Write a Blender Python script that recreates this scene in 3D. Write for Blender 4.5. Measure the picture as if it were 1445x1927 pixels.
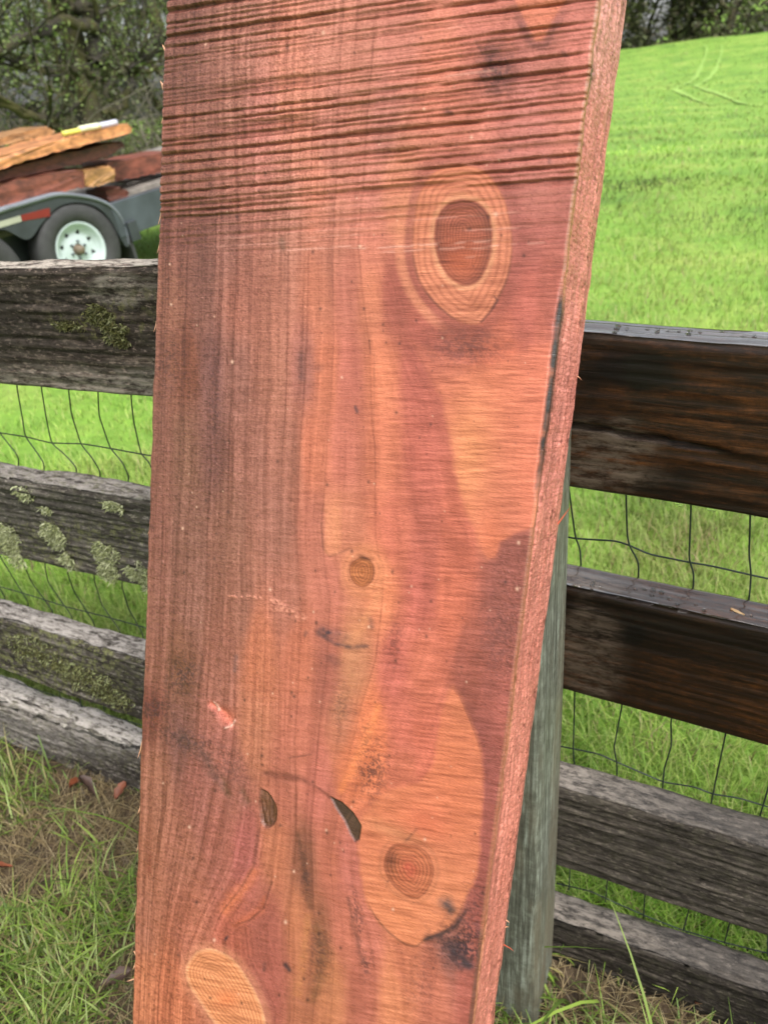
import bpy, math, random
import numpy as np
from mathutils import Matrix, Vector
R_ = math.radians
rng = np.random.default_rng(7)
random.seed(7)
for o in list(bpy.data.objects): bpy.data.objects.remove(o)
scene = bpy.context.scene
col = scene.collection

# ------------------------------------------------------------------ camera
PW, PH, FP = 1445., 1927., 1400.          # photograph size and focal length in its pixels
HC = 1.34                                  # camera height
PITCH, ROLL = R_(30), R_(4.5)
FW = np.array([0, math.cos(PITCH), -math.sin(PITCH)])
_dn = np.array([0, -math.sin(PITCH), -math.cos(PITCH)]); _rt = np.array([1., 0, 0])
RT = _rt*math.cos(ROLL) + _dn*math.sin(ROLL)
DN = _dn*math.cos(ROLL) - _rt*math.sin(ROLL)
CAMP = np.array([0, 0, HC])
cd = bpy.data.cameras.new('camera'); cam = bpy.data.objects.new('camera', cd); col.objects.link(cam)
cam.matrix_world = Matrix(((RT[0], -DN[0], -FW[0], 0), (RT[1], -DN[1], -FW[1], 0), (RT[2], -DN[2], -FW[2], HC), (0, 0, 0, 1)))
cd.sensor_fit = 'VERTICAL'; cd.sensor_height = 24; cd.lens = FP/PH*24
cd.clip_start = 0.02; cd.clip_end = 600
cd.dof.use_dof = True; cd.dof.focus_distance = 0.74; cd.dof.aperture_fstop = 5.0
scene.camera = cam

# ------------------------------------------------------------------ sky, light, exposure
SUN_EL, SUN_AZ = 54, 150                  # degrees; azimuth clockwise from +Y, so behind the camera
wd = bpy.data.worlds.new('World'); scene.world = wd; wd.use_nodes = True
nt = wd.node_tree; bg = nt.nodes['Background']
sky = nt.nodes.new('ShaderNodeTexSky'); sky.sky_type = 'NISHITA'; sky.sun_disc = False
sky.sun_elevation = R_(SUN_EL); sky.sun_rotation = R_(SUN_AZ); sky.air_density = 1.0; sky.dust_density = 4.0
hs = nt.nodes.new('ShaderNodeHueSaturation'); hs.inputs['Saturation'].default_value = 0.22   # overcast: grey-white cloud
nt.links.new(sky.outputs[0], hs.inputs['Color']); nt.links.new(hs.outputs[0], bg.inputs[0])
bg.inputs[1].default_value = 0.13
sl = bpy.data.lights.new('sun', 'SUN'); so = bpy.data.objects.new('sun', sl); col.objects.link(so)
sl.energy = 1.4; sl.angle = R_(24); sl.color = (1, .96, .9)
_sd = Vector((math.sin(R_(SUN_AZ))*math.cos(R_(SUN_EL)), math.cos(R_(SUN_AZ))*math.cos(R_(SUN_EL)), math.sin(R_(SUN_EL))))
so.rotation_euler = (-_sd).to_track_quat('-Z', 'Y').to_euler()
vs = scene.view_settings; vs.view_transform = 'Standard'; vs.look = 'None'; vs.gamma = 1; vs.use_curve_mapping = False
vs.exposure = 1.25

# ------------------------------------------------------------------ helpers
def ray(x, y): return RT*(x-PW/2)/FP + DN*(y-PH/2)/FP + FW
def on_plane(x, y, p0, n):
    d = ray(x, y); return CAMP + d*(((np.asarray(p0)-CAMP)@n)/(d@n))
def project(P):
    q = P-CAMP; z = q@FW
    return PW/2+FP*(q@RT)/z, PH/2+FP*(q@DN)/z
def s2l(c):
    c = np.asarray(c, float)/255.
    return np.where(c <= .04045, c/12.92, ((c+.055)/1.055)**2.4)
def smooth(a, b, x):
    t = np.clip((x-a)/(b-a), 0, 1); return t*t*(3-2*t)
def vnoise(x, y, seed=0):
    """2-D value noise in 0..1"""
    xi = np.floor(x).astype(np.int64); yi = np.floor(y).astype(np.int64); fx = x-xi; fy = y-yi
    fx = fx*fx*(3-2*fx); fy = fy*fy*(3-2*fy)
    def h(i, j):
        n = (i*374761393+j*668265263+seed*974634777) & 0xffffffff
        n = ((n ^ (n >> 13))*1274126177) & 0xffffffff
        return ((n ^ (n >> 16)) & 0xffff)/65535.
    return (h(xi, yi)*(1-fx)+h(xi+1, yi)*fx)*(1-fy)+(h(xi, yi+1)*(1-fx)+h(xi+1, yi+1)*fx)*fy
def fbm(x, y, seed=0, o=4):
    s = 0; a = .5; t = 0
    for k in range(o):
        s = s+a*vnoise(x*2**k, y*2**k, seed+k*17); t += a; a *= .5
    return s/t
def tag(o, label=None, cat=None, group=None, kind=None):
    if label: o['label'] = label
    if cat: o['category'] = cat
    if group: o['group'] = group
    if kind: o['kind'] = kind
    return o
def empty(name, M=None):
    o = bpy.data.objects.new(name, None); o.empty_display_size = .1; col.objects.link(o)
    if M is not None: o.matrix_world = M
    return o
def mesh_obj(name, V, Fc, mat, parent=None, smooth_=False, color=None, attrs=None):
    me = bpy.data.meshes.new(name)
    V = np.asarray(V, dtype=np.float32)
    if isinstance(Fc, np.ndarray):
        k = Fc.shape[1]; m = len(Fc)
        me.vertices.add(len(V)); me.vertices.foreach_set('co', V.ravel())
        me.loops.add(m*k); me.loops.foreach_set('vertex_index', Fc.astype(np.int32).ravel())
        me.polygons.add(m); me.polygons.foreach_set('loop_start', np.arange(0, m*k, k, dtype=np.int32))
        me.update(calc_edges=True)
    else:
        me.from_pydata(V.tolist(), [], [tuple(f) for f in Fc])
    if smooth_: me.polygons.foreach_set('use_smooth', np.ones(len(me.polygons), bool))
    if color is not None:
        a = me.color_attributes.new('Col', 'FLOAT_COLOR', 'POINT')
        c = np.ones((len(V), 4), np.float32); c[:, :3] = color; a.data.foreach_set('color', c.ravel())
    for k_, v_ in (attrs or {}).items():
        a = me.attributes.new(k_, 'FLOAT', 'POINT'); a.data.foreach_set('value', np.asarray(v_, np.float32))
    if mat: me.materials.append(mat)
    me.validate()
    o = bpy.data.objects.new(name, me); col.objects.link(o)
    if parent is not None: o.parent = parent
    return o
def tube(pts, rad, sides=8, cap=True):
    pts = np.asarray(pts, float); n = len(pts); rad = np.broadcast_to(np.asarray(rad, float), (n,))
    T = np.gradient(pts, axis=0); T /= np.linalg.norm(T, axis=1)[:, None]+1e-9
    ref = np.array([0, 0, 1.]) if abs(T[:, 2]).mean() < .8 else np.array([1., 0, 0])
    A = np.cross(T, ref); A /= np.linalg.norm(A, axis=1)[:, None]+1e-9; B = np.cross(T, A)
    th = np.arange(sides)*2*math.pi/sides
    V = (pts[:, None]+rad[:, None, None]*(A[:, None]*np.cos(th)[None, :, None]+B[:, None]*np.sin(th)[None, :, None])).reshape(-1, 3)
    Fc = [(i*sides+j, i*sides+(j+1) % sides, (i+1)*sides+(j+1) % sides, (i+1)*sides+j) for i in range(n-1) for j in range(sides)]
    if cap: Fc += [tuple(range(sides))[::-1], tuple(range((n-1)*sides, n*sides))]
    return V, Fc
def merge(parts):
    VV = []; FF = []; k = 0
    for V, Fc in parts:
        VV.append(np.asarray(V, float)); FF += [tuple(i+k for i in f) for f in Fc]; k += len(V)
    return np.vstack(VV), FF
def spline(P, n):
    P = np.asarray(P, float); Q = np.vstack([2*P[0]-P[1], P, 2*P[-1]-P[-2]])
    out = []
    for t in np.linspace(0, len(P)-1-1e-6, n):
        i = int(t); f = t-i; a, b, c, d = Q[i:i+4]
        out.append(.5*((2*b)+(-a+c)*f+(2*a-5*b+4*c-d)*f*f+(-a+3*b-3*c+d)*f**3))
    return np.array(out)
def box(x0, x1, y0, y1, z0, z1, bev=0.):
    b = bev
    V = []; 
    for z, i in ((z0, b), (z0+b, 0), (z1-b, 0), (z1, b)):
        V += [(x0+i, y0+i, z), (x1-i, y0+i, z), (x1-i, y1-i, z), (x0+i, y1-i, z)]
    Fc = [(3, 2, 1, 0), (12, 13, 14, 15)]
    for k in range(3):
        for j in range(4): Fc.append((k*4+j, k*4+(j+1) % 4, k*4+4+(j+1) % 4, k*4+4+j))
    return np.array(V), Fc
def sdf_poly(X, Y, poly):
    """signed distance, negative inside"""
    P = np.asarray(poly, float); n = len(P)
    lo_, hi_ = P.min(0)-70, P.max(0)+70
    near_ = (X > lo_[0]) & (X < hi_[0]) & (Y > lo_[1]) & (Y < hi_[1])
    if not near_.all():
        out = np.full(X.shape, 500.)
        if near_.any(): out[near_] = sdf_poly(X[near_], Y[near_], poly)
        return out
    d = np.full(X.shape, 1e9); ins = np.zeros(X.shape, bool)
    for i in range(n):
        ax, ay = P[i]; bx_, by = P[(i+1) % n]; ex, ey = bx_-ax, by-ay
        t = np.clip(((X-ax)*ex+(Y-ay)*ey)/(ex*ex+ey*ey+1e-9), 0, 1)
        d = np.minimum(d, (X-ax-t*ex)**2+(Y-ay-t*ey)**2)
        c = (ay > Y) != (by > Y)
        xi = ax+(Y-ay)/(by-ay+1e-12)*ex
        ins ^= c & (X < xi)
    d = np.sqrt(d); return np.where(ins, -d, d)
def round_poly(poly, n=6):
    P = np.asarray(poly, float); P = np.vstack([P, P[:1]])
    return spline(P, n*(len(P)-1))[:-1]

# ------------------------------------------------------------------ materials
class NT:
    def __init__(s, name):
        s.m = bpy.data.materials.new(name); s.m.use_nodes = True; s.t = s.m.node_tree; s.b = s.t.nodes['Principled BSDF']
    def n(s, typ, **kw):
        nd = s.t.nodes.new(typ)
        for k, v in kw.items():
            if k in nd.inputs: nd.inputs[k].default_value = v
            else: setattr(nd, k, v)
        return nd
    def l(s, a, b): s.t.links.new(a, b)
    def coord(s, scale=(1, 1, 1), rnd=False):
        tc = s.n('ShaderNodeTexCoord'); mp = s.n('ShaderNodeMapping'); mp.inputs['Scale'].default_value = scale
        s.l(tc.outputs['Object'], mp.inputs['Vector'])
        if rnd:
            oi = s.n('ShaderNodeObjectInfo'); cb = s.n('ShaderNodeMath', operation='MULTIPLY'); cb.inputs[1].default_value = 37.
            s.l(oi.outputs['Random'], cb.inputs[0]); s.l(cb.outputs[0], mp.inputs['Location'])
        return mp.outputs[0]
    def noise(s, vec, scale, detail=4, rough=.55, dist=0.):
        nd = s.n('ShaderNodeTexNoise'); nd.inputs['Scale'].default_value = scale; nd.inputs['Detail'].default_value = detail
        nd.inputs['Roughness'].default_value = rough; nd.inputs['Distortion'].default_value = dist
        s.l(vec, nd.inputs['Vector']); return nd.outputs['Fac']
    def ramp(s, fac, stops):
        nd = s.n('ShaderNodeValToRGB'); e = nd.color_ramp.elements
        while len(e) < len(stops): e.new(.5)
        for el, (p, c) in zip(e, stops):
            el.position = p; el.color = (*c, 1) if len(c) == 3 else c
        s.l(fac, nd.inputs['Fac']); return nd.outputs['Color']
    def mix(s, fac, a, b, mode='MIX'):
        nd = s.n('ShaderNodeMix', data_type='RGBA', blend_type=mode)
        for v, i in ((fac, 0), (a, 6), (b, 7)):
            if hasattr(v, 'links'): s.l(v, nd.inputs[i])
            elif i == 0: nd.inputs[0].default_value = v
            else: nd.inputs[i].default_value = (*v, 1)
        return nd.outputs[2]
    def attr(s, name, out='Color'):
        nd = s.n('ShaderNodeAttribute', attribute_name=name); return nd.outputs[out]
    def math(s, op, a, b=0.):
        nd = s.n('ShaderNodeMath', operation=op)
        for i, v in ((0, a), (1, b)):
            if hasattr(v, 'links'): s.l(v, nd.inputs[i])
            else: nd.inputs[i].default_value = v
        return nd.outputs[0]
    def bump(s, h, strength, dist=.001, prev=None):
        nd = s.n('ShaderNodeBump'); nd.inputs['Strength'].default_value = strength; nd.inputs['Distance'].default_value = dist
        s.l(h, nd.inputs['Height'])
        if prev is not None: s.l(prev, nd.inputs['Normal'])
        return nd.outputs[0]
    def set(s, color=None, rough=None, normal=None, **kw):
        for v, k in ((color, 'Base Color'), (rough, 'Roughness'), (normal, 'Normal')):
            if v is None: continue
            if hasattr(v, 'links'): s.l(v, s.b.inputs[k])
            elif k == 'Base Color': s.b.inputs[k].default_value = (*v, 1)
            else: s.b.inputs[k].default_value = v
        for k, v in kw.items(): s.b.inputs[k.replace('_', ' ')].default_value = v
        return s.m
def flat_mat(name, c, rough=.6, var=.25, scale=8., bumpd=0., **kw):
    t = NT(name); v = t.coord(rnd=True); f = t.noise(v, scale, 5)
    c = np.asarray(c); colr = t.ramp(f, [(.3, tuple(c*(1-var))), (.7, tuple(np.minimum(c*(1+var), 1)))])
    nm = t.bump(t.noise(v, scale*6, 4), .5, bumpd) if bumpd else None
    return t.set(colr, rough, nm, **kw)

def wood_mat():                              # freshly sawn wet redwood; colour comes from the grain attribute
    t = NT('wet_redwood'); v = t.coord()
    c = t.attr('Col')
    saw = t.noise(t.coord((60, 1, 1500)), 1.0, 3, .6)
    fuzz = t.noise(v, 900, 3, .7)
    c = t.mix(.6, c, t.ramp(saw, [(.32, (.62, .56, .52)), (.5, (1, 1, 1)), (.75, (1.14, 1.12, 1.1))]), 'MULTIPLY')
    c = t.mix(.28, c, t.ramp(fuzz, [(.3, (.55, .52, .5)), (.5, (1, 1, 1)), (.72, (1.25, 1.22, 1.2))]), 'MULTIPLY')
    rough = t.ramp(t.noise(t.coord((12, 1, 160)), 1., 6, .7), [(.38, (.26,)*3), (.62, (.52,)*3)])
    nm = t.bump(saw, .8, .0006); nm = t.bump(fuzz, .4, .0005, nm)
    return t.set(c, rough, nm, **{'Specular_IOR_Level': .42})
def rail_mat(name, c_dark, c_mid, c_light, wet=0., lich=(.22, .22, .10), top=(.5, .45, .39)):
    t = NT(name); v = t.coord((1, 1, 1), True)
    g = t.math('ADD', t.math('MULTIPLY', t.noise(t.coord((9, 120, 150), True), 1.0, 9, .74, .5), .66), t.math('MULTIPLY', t.noise(v, 85, 9, .8), .34))
    g2 = t.noise(t.coord((3.5, 30, 40), True), 1.0, 8, .7, 1.4)
    big = t.noise(t.coord((5, 12, 12), True), 1.0, 6, .65)
    c = t.ramp(g, [(.40, c_dark), (.5, c_mid), (.61, c_light)])
    c = t.mix(t.ramp(g2, [(.36, (.85,)*3), (.52, (0,)*3)]), c, tuple(np.array(c_dark)*.8))
    c = t.mix(t.ramp(big, [(.40, (0,)*3), (.60, (.8,)*3)]), c, c_dark)
    fl = t.noise(t.coord((70, 190, 220), True), 1., 5, .7)
    c = t.mix(t.ramp(fl, [(.55, (0,)*3), (.62, (.7*(1-.8*wet),)*3)]), c, tuple(np.array(c_light)*1.3))
    c = t.mix(t.attr('stain', 'Fac'), c, tuple(np.array(c_dark)*.3))
    pale = t.math('MULTIPLY', t.attr('pale', 'Fac'), t.ramp(t.noise(t.coord((34, 110, 120), True), 1., 9, .8), [(.42, (.03,)*3), (.56, (1,)*3)]))
    c = t.mix(pale, c, top)
    sp = t.noise(v, 70, 6, .78)
    lf = t.math('MULTIPLY', t.attr('lichen', 'Fac'), t.ramp(sp, [(.50, (0,)*3), (.57, (1,)*3)]))
    c = t.mix(lf, c, t.ramp(t.noise(v, 200, 4, .7), [(.35, tuple(np.array(lich)*.4)), (.62, lich)]))
    w = t.attr('wet', 'Fac')
    film = t.noise(t.coord((18, 60, 60), True), 1., 5, .6)
    r = t.math('MAXIMUM', t.math('SUBTRACT', .85-.25*wet, t.math('MULTIPLY', w, t.math('ADD', .25, film))), .06)
    nm = t.bump(g, .9*(1-.55*wet), .003); nm = t.bump(g2, .5*(1-.3*wet), .004, nm); nm = t.bump(sp, .6*(1-.7*wet), .0025, nm)
    t.l(t.math('MINIMUM', w, 1.), t.b.inputs['Coat Weight']); t.b.inputs['Coat Roughness'].default_value = .05; t.l(t.bump(film, .25, .002), t.b.inputs['Coat Normal'])
    t.l(t.math('ADD', .14, t.math('MULTIPLY', w, .5)), t.b.inputs['Specular IOR Level'])
    return t.set(c, r, nm)

# ------------------------------------------------------------------ terrain height
def gz(x, y):
    D = np.hypot(x, y); az = np.arctan2(x, y)
    r = np.maximum(D-26, 0)
    z = .00122*r*r*smooth(-.25, .5, az)                  # meadow climbs to a crest at the right-hand back
    crest = 69+8*vnoise(x*.03+5, y*.03, 3)
    over = np.maximum(D-crest, 0)
    z = z-.30*over*np.clip(over/10, 0, 1)-.00122*over*over*0   # far side of the crest
    z = np.maximum(z, -4)
    return z+.06*(fbm(x*.35, y*.35, 5, 3)-.5)*np.clip((D-1.5)/6, 0, 1)
def on_ground(px, py):
    d = ray(px, py); t = .3
    for _ in range(4000):
        p = CAMP+d*t
        if p[2] < gz(p[0], p[1]): return p
        t += max(.004, .004*t)
    return CAMP+d*t

# ================================================================== LARGE STRUCTURE
def grass_ground_mat():
    t = NT('meadow_turf'); tc = t.n('ShaderNodeTexCoord'); v = tc.outputs['Object']
    near = t.attr('soil', 'Fac')
    a = t.noise(v, .55, 8, .7); b = t.noise(v, 9, 5, .7)
    g = t.ramp(a, [(.3, (.07, .16, .016)), (.5, (.15, .28, .03)), (.7, (.27, .34, .07))])
    g = t.mix(.6, g, t.ramp(b, [(.3, (.55, .6, .4)), (.6, (1.15, 1.15, 1.1))]), 'MULTIPLY')
    sc = t.ramp(t.noise(v, 26, 5, .7), [(.3, (.018, .011, .006)), (.6, (.075, .05, .026)), (.8, (.14, .10, .05))])
    c = t.mix(near, g, sc)
    return t.set(c, .9, t.bump(b, 1., .03))
def build_ground():
    k = np.linspace(-1, 1, 261); ax = np.sinh(k*6.2)/np.sinh(6.2)*260
    X, Y = np.meshgrid(ax, ax); Z = gz(X, Y)
    # how far a spot is trodden soil and litter (by the fence on the near side)
    fl = -(X*NF[0]+Y*NF[1])-DF
    soil = 1.3*np.clip(1-np.abs(fl+.15)/.75, 0, 1)+np.clip(1.4-np.hypot(X, Y)/1.6, 0, 1)*(fl < .1)
    soil = np.clip(soil, 0, 1)
    n = len(ax); idx = np.arange(n*n).reshape(n, n)
    Fc = np.stack([idx[:-1, :-1], idx[:-1, 1:], idx[1:, 1:], idx[1:, :-1]], -1).reshape(-1, 4)
    o = mesh_obj('ground', np.stack([X, Y, Z], -1).reshape(-1, 3), Fc, grass_ground_mat(), smooth_=True, attrs={'soil': soil.ravel()})
    tag(o, kind='structure')
YF, DF = R_(27), .75                        # fence line: yaw and distance from the camera
EF = np.array([math.cos(YF), -math.sin(YF), 0]); NF = np.array([-math.sin(YF), -math.cos(YF), 0])
build_ground()

track_mat = flat_mat('pressed_grass', (.21, .345, .062), .9, .25, 3.)
for path in ([(1318, 84), (1326, 88), (1329, 97), (1320, 122), (1311, 142), (1296, 156), (1271, 168), (1285, 178), (1305, 187), (1325, 195), (1350, 201)],
             [(1346, 85), (1356, 87), (1357, 97), (1352, 116), (1342, 138), (1326, 153), (1309, 164), (1330, 171), (1358, 180), (1392, 195), (1420, 200), (1452, 201)]):
    P = spline([on_ground(*p) for p in path], 70)
    T = np.gradient(P, axis=0); S = np.stack([-T[:, 1], T[:, 0]], -1); S /= np.linalg.norm(S, axis=1)[:, None]
    wv = (.03+.13*vnoise(np.arange(70)*.7, np.zeros(70), 2))*np.clip(np.minimum(np.arange(70)+1, 70-np.arange(70))/14, .05, 1)
    rows = []
    for s in (-1, 0, 1):
        q = P.copy(); q[:, :2] += S*(wv*s)[:, None]; q[:, 2] = gz(q[:, 0], q[:, 1])+.035; rows.append(q)
    V = np.stack(rows, 1).reshape(-1, 3)
    Fc = [(i*3+j, i*3+j+1, i*3+j+4, i*3+j+3) for i in range(69) for j in range(2)]
    tag(mesh_obj('wheel_track', V, Fc, track_mat, smooth_=True), kind='structure')

# ------------------------------------------------------------------ trees
def bark_mat(name, c, moss):
    t = NT(name); v = t.coord(); g = t.noise(v, 6, 6, .7)
    cc = t.ramp(g, [(.3, tuple(np.array(c)*.4)), (.55, c), (.75, tuple(np.array(c)*1.5))])
    m = t.ramp(t.noise(v, 2.2, 5, .6), [(.42, (0,)*3), (.6, (1,)*3)])
    cc = t.mix(m, cc, moss)
    return t.set(cc, .9, t.bump(g, .8, .03))
def leaf_mat(name, cols):
    t = NT(name); c = t.attr('Col')
    t.set(c, .6)
    tr = t.n('ShaderNodeBsdfTranslucent'); t.l(c, tr.inputs['Color'])
    mx = t.n('ShaderNodeMixShader'); mx.inputs[0].default_value = .35
    t.l(t.b.outputs[0], mx.inputs[1]); t.l(tr.outputs[0], mx.inputs[2])
    t.l(mx.outputs[0], t.t.nodes['Material Output'].inputs['Surface'])
    return t.m
M_leaf = leaf_mat('leaf', None)
M_bark = bark_mat('mossy_bark', (.034, .028, .022), (.06, .055, .014))
def leaves(C, size, pal, rg, spread=.25, up=.3):
    """one diamond-shaped leaf at each centre"""
    n = len(C); a = rg.normal(size=(n, 3)); a[:, 2] *= .6; a /= np.linalg.norm(a, axis=1)[:, None]
    b = np.cross(a, rg.normal(size=(n, 3))); b /= np.linalg.norm(b, axis=1)[:, None]
    L = size*(.6+.8*rg.random(n))[:, None]
    V = np.stack([C-a*L, C+b*L*.45, C+a*L, C-b*L*.45], 1).reshape(-1, 3)
    Fc = np.arange(n*4).reshape(n, 4)
    pal = np.asarray(pal); ci = pal[rg.integers(0, len(pal), n)]*(.65+.7*rg.random(n))[:, None]
    return V, Fc, np.repeat(ci, 4, 0)
def grow(rg, p, d, L, r, depth, segs, tips):
    n = 6; P = [p]; q = p.copy(); dd = d.copy()
    for i in range(n):
        dd = dd+rg.normal(size=3)*.16+np.array([0, 0, .05]); dd /= np.linalg.norm(dd); q = q+dd*L/n; P.append(q.copy())
    P = np.array(P); rr = np.linspace(r, r*.55, n+1)
    segs.append((P, rr))
    if depth == 0:
        tips.append(P); return
    for k in range(3 if depth > 1 else 4):
        i = rg.integers(2, n+1); nd = dd+rg.normal(size=3)*.75; nd[2] += .05; nd /= np.linalg.norm(nd)
        grow(rg, P[i], nd, L*(.55+.25*rg.random()), rr[i]*.62, depth-1, segs, tips)
def tree_meshes(seed, height, r, limbs=(), pal=None, nleaf=7000, lsize=.06, depth=3, low=.2):
    rg = np.random.default_rng(seed); segs = []; tips = []
    n = 9; P = [np.zeros(3)]; d = np.array([0, 0, 1.])
    for i in range(n):
        d = d+rg.normal(size=3)*.06; d[2] = abs(d[2]); d /= np.linalg.norm(d); P.append(P[-1]+d*height*.8/n)
    P = np.array(P); rr = np.linspace(r, r*.35, n+1); rr[0] *= 1.35; P[0, 2] -= .4
    segs.append((P, rr))
    for k in range(11):
        h = low+(1-low)*rg.random()**.9; i = min(int(h*n), n); a = rg.random()*2*math.pi
        nd = np.array([math.cos(a), math.sin(a), .25+.5*rg.random()]); nd /= np.linalg.norm(nd)
        grow(rg, P[i], nd, height*.30*(1.15-.5*h), rr[i]*.5, depth-1, segs, tips)
    for pts, ra, rb in limbs:
        S = spline(pts, 22); S[1:-1] += rg.normal(size=(20, 3))*.025
        segs.append((S, np.linspace(ra, rb, 22)))
        for k in range(5):
            i = rg.integers(5, 22); nd = rg.normal(size=3); nd[2] = abs(nd[2])*.6; nd /= np.linalg.norm(nd)
            grow(rg, S[i], nd, .9+.6*rg.random(), rb*.7, 1, segs, tips)
    tr = merge([tube(p, q, 7 if q[0] > .03 else 4, False) for p, q in segs])
    C = []
    per = max(1, nleaf//len(tips))
    for T in tips:
        k = rg.integers(0, len(T), per); C.append(T[k]+rg.normal(size=(per, 3))*np.array([.26, .26, .2])*(height/9))
    return tr, leaves(np.vstack(C), lsize, pal, rg)
PAL_A = np.array([(.075, .12, .022), (.11, .155, .03), (.055, .085, .022), (.13, .165, .05), (.09, .10, .055)])
PAL_B = np.array([(.075, .09, .03), (.09, .105, .04), (.055, .065, .028), (.11, .11, .05), (.095, .08, .055)])
PAL_A = PAL_A*1.35; PAL_B = PAL_B*1.5
def put_tree(name, x, y, mats, meshes, label, group, rz=0., sc=1.):
    tr, (V, Fc, C) = meshes
    o = empty(name, Matrix.Translation((x, y, float(gz(np.array(x), np.array(y)))-.05)) @ Matrix.Rotation(rz, 4, 'Z') @ Matrix.Scale(sc, 4))
    if isinstance(tr, tuple):
        a = mesh_obj('trunk', tr[0], tr[1], mats[0], o, True); b = mesh_obj('crown', V, Fc, mats[1], o, color=C)
    tag(o, label, 'tree', group); return o
def copy_tree(src, x, y, rz, sc, label, group):
    o = src.copy(); col.objects.link(o)
    o.matrix_world = Matrix.Translation((x, y, float(gz(np.array(x), np.array(y)))-.05)) @ Matrix.Rotation(rz, 4, 'Z') @ Matrix.Scale(sc, 4)
    for ch in src.children:
        c = ch.copy(); col.objects.link(c); c.parent = o
    tag(o, label, 'tree', group); return o
def at_depth(px, py, D):
    d = ray(px, py); return CAMP+d*(D/math.hypot(d[0], d[1]))
# the big mossy tree behind the trailer, its limbs arching to both sides
TD = 13.0
tb = at_depth(196, 330, TD); tx, ty = tb[0], tb[1]; tz = float(gz(np.array(tx), np.array(ty)))-.05
def limb(pts, ra, rb, dd=0.):
    L = []
    for i, p in enumerate(pts):
        L.append(at_depth(p[0], p[1], TD+dd*i)-np.array([tx, ty, tz]))
    return (L, ra, rb)
limbs = [limb([(182, 62), (165, 46), (125, 44), (66, 66), (0, 92), (-70, 110)], .085, .06, -.15),
         limb([(186, 150), (150, 128), (88, 134), (48, 126), (0, 103), (-60, 80)], .055, .03, -.1),
         limb([(196, 215), (228, 205), (246, 150), (258, 115), (272, 98), (300, 70)], .065, .04, .1),
         limb([(190, 230), (165, 180), (140, 140), (120, 110), (95, 60), (80, 0)], .065, .035, .2),
         limb([(188, 245), (112, 240), (64, 218), (0, 194), (-50, 180)], .07, .05, -.2),
         limb([(180, 120), (178, 60), (170, 20), (140, 20), (100, -20)], .12, .06, 0),
         limb([(200, 180), (235, 128), (280, 132), (330, 110)], .05, .03, .1)]
m0 = tree_meshes(11, 8.2, .21, limbs, PAL_A, 13000, .026, 3, .6)
big = put_tree('mossy_tree', tx, ty, (M_bark, M_leaf), m0, 'gnarled mossy tree with long arching limbs behind the loaded trailer', None)
mA = tree_meshes(21, 8., .15, (), PAL_A, 42000, .030, 3, .05)
mB = tree_meshes(22, 9., .18, (), PAL_B, 42000, .032, 3, .04)
tA = put_tree('woodland_tree', -9.8, 15.5, (M_bark, M_leaf), mA, 'leafy green tree in the wood behind the trailer', 'trees of the wood behind the trailer')
tB = put_tree('woodland_tree', -3.4, 17.5, (M_bark, M_leaf), mB, 'leafy green tree in the wood behind the trailer', 'trees of the wood behind the trailer', .8)
rg = np.random.default_rng(5)
for i, (x, y) in enumerate([(-7.2, 16.5), (-5.6, 19.), (-8.8, 19.5), (-12.2, 18.), (-11.5, 22.5), (-7.3, 23.), (-1.2, 21.5), (-4., 24.), (-15, 21)]):
    copy_tree((tA, tB)[i % 2], x, y, rg.random()*6.28, .95+.35*rg.random(), 'leafy green tree in the wood behind the trailer', 'trees of the wood behind the trailer')
# low tangle of brush under those trees: nobody could count it
C = []
for k in range(260):
    a = R_(-42+50*rg.random()); D = 12.3+10*rg.random(); c = np.array([math.sin(a)*D, math.cos(a)*D, 0]); c[2] = gz(c[0], c[1])
    n = 260; q = c+rg.normal(size=(n, 3))*np.array([.55, .55, .5]); q[:, 2] = np.abs(q[:, 2]-c[2])*1.5+c[2]; C.append(q)
V, Fc, cc = leaves(np.vstack(C), .03, PAL_B*.9, rg)
tag(mesh_obj('underbrush', V, Fc, M_leaf, color=cc), 'dark green tangle of brush under the woodland trees', 'brush', kind='stuff')
tw = []
for k in range(420):
    a = R_(-42+50*rg.random()); D = 11.8+9*rg.random(); c = np.array([math.sin(a)*D, math.cos(a)*D, 0]); c[2] = gz(c[0], c[1])-.05
    d = rg.normal(size=3)*.5; d[2] = 1.; P = [c]; L = .5+1.6*rg.random()
    for j in range(5): d = d+rg.normal(size=3)*.3; P.append(P[-1]+d/np.linalg.norm(d)*L/3)
    tw.append(tube(P, np.linspace(.014, .004, 6), 4, False))
tag(mesh_obj('bare_twigs', *merge(tw), flat_mat('grey_twig', (.13, .115, .09), .9)), 'grey bare twigs standing in the brush', 'twigs', kind='stuff')
C = []
for k in range(240):
    a = R_(-4+48*rg.random()); D = 76+9*rg.random(); c = np.array([math.sin(a)*D, math.cos(a)*D, 0]); c[2] = gz(c[0], c[1])
    n = 60; q = c+rg.normal(size=(n, 3))*np.array([1.1, 1.1, 1.2]); q[:, 2] = np.abs(q[:, 2]-c[2])*2.2+c[2]; C.append(q)
V, Fc, cc = leaves(np.vstack(C), .2, PAL_B*.8, rg)
tag(mesh_obj('far_underbrush', V, Fc, M_leaf, color=cc), 'dark brush under the trees beyond the meadow crest', 'brush', kind='stuff')
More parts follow.
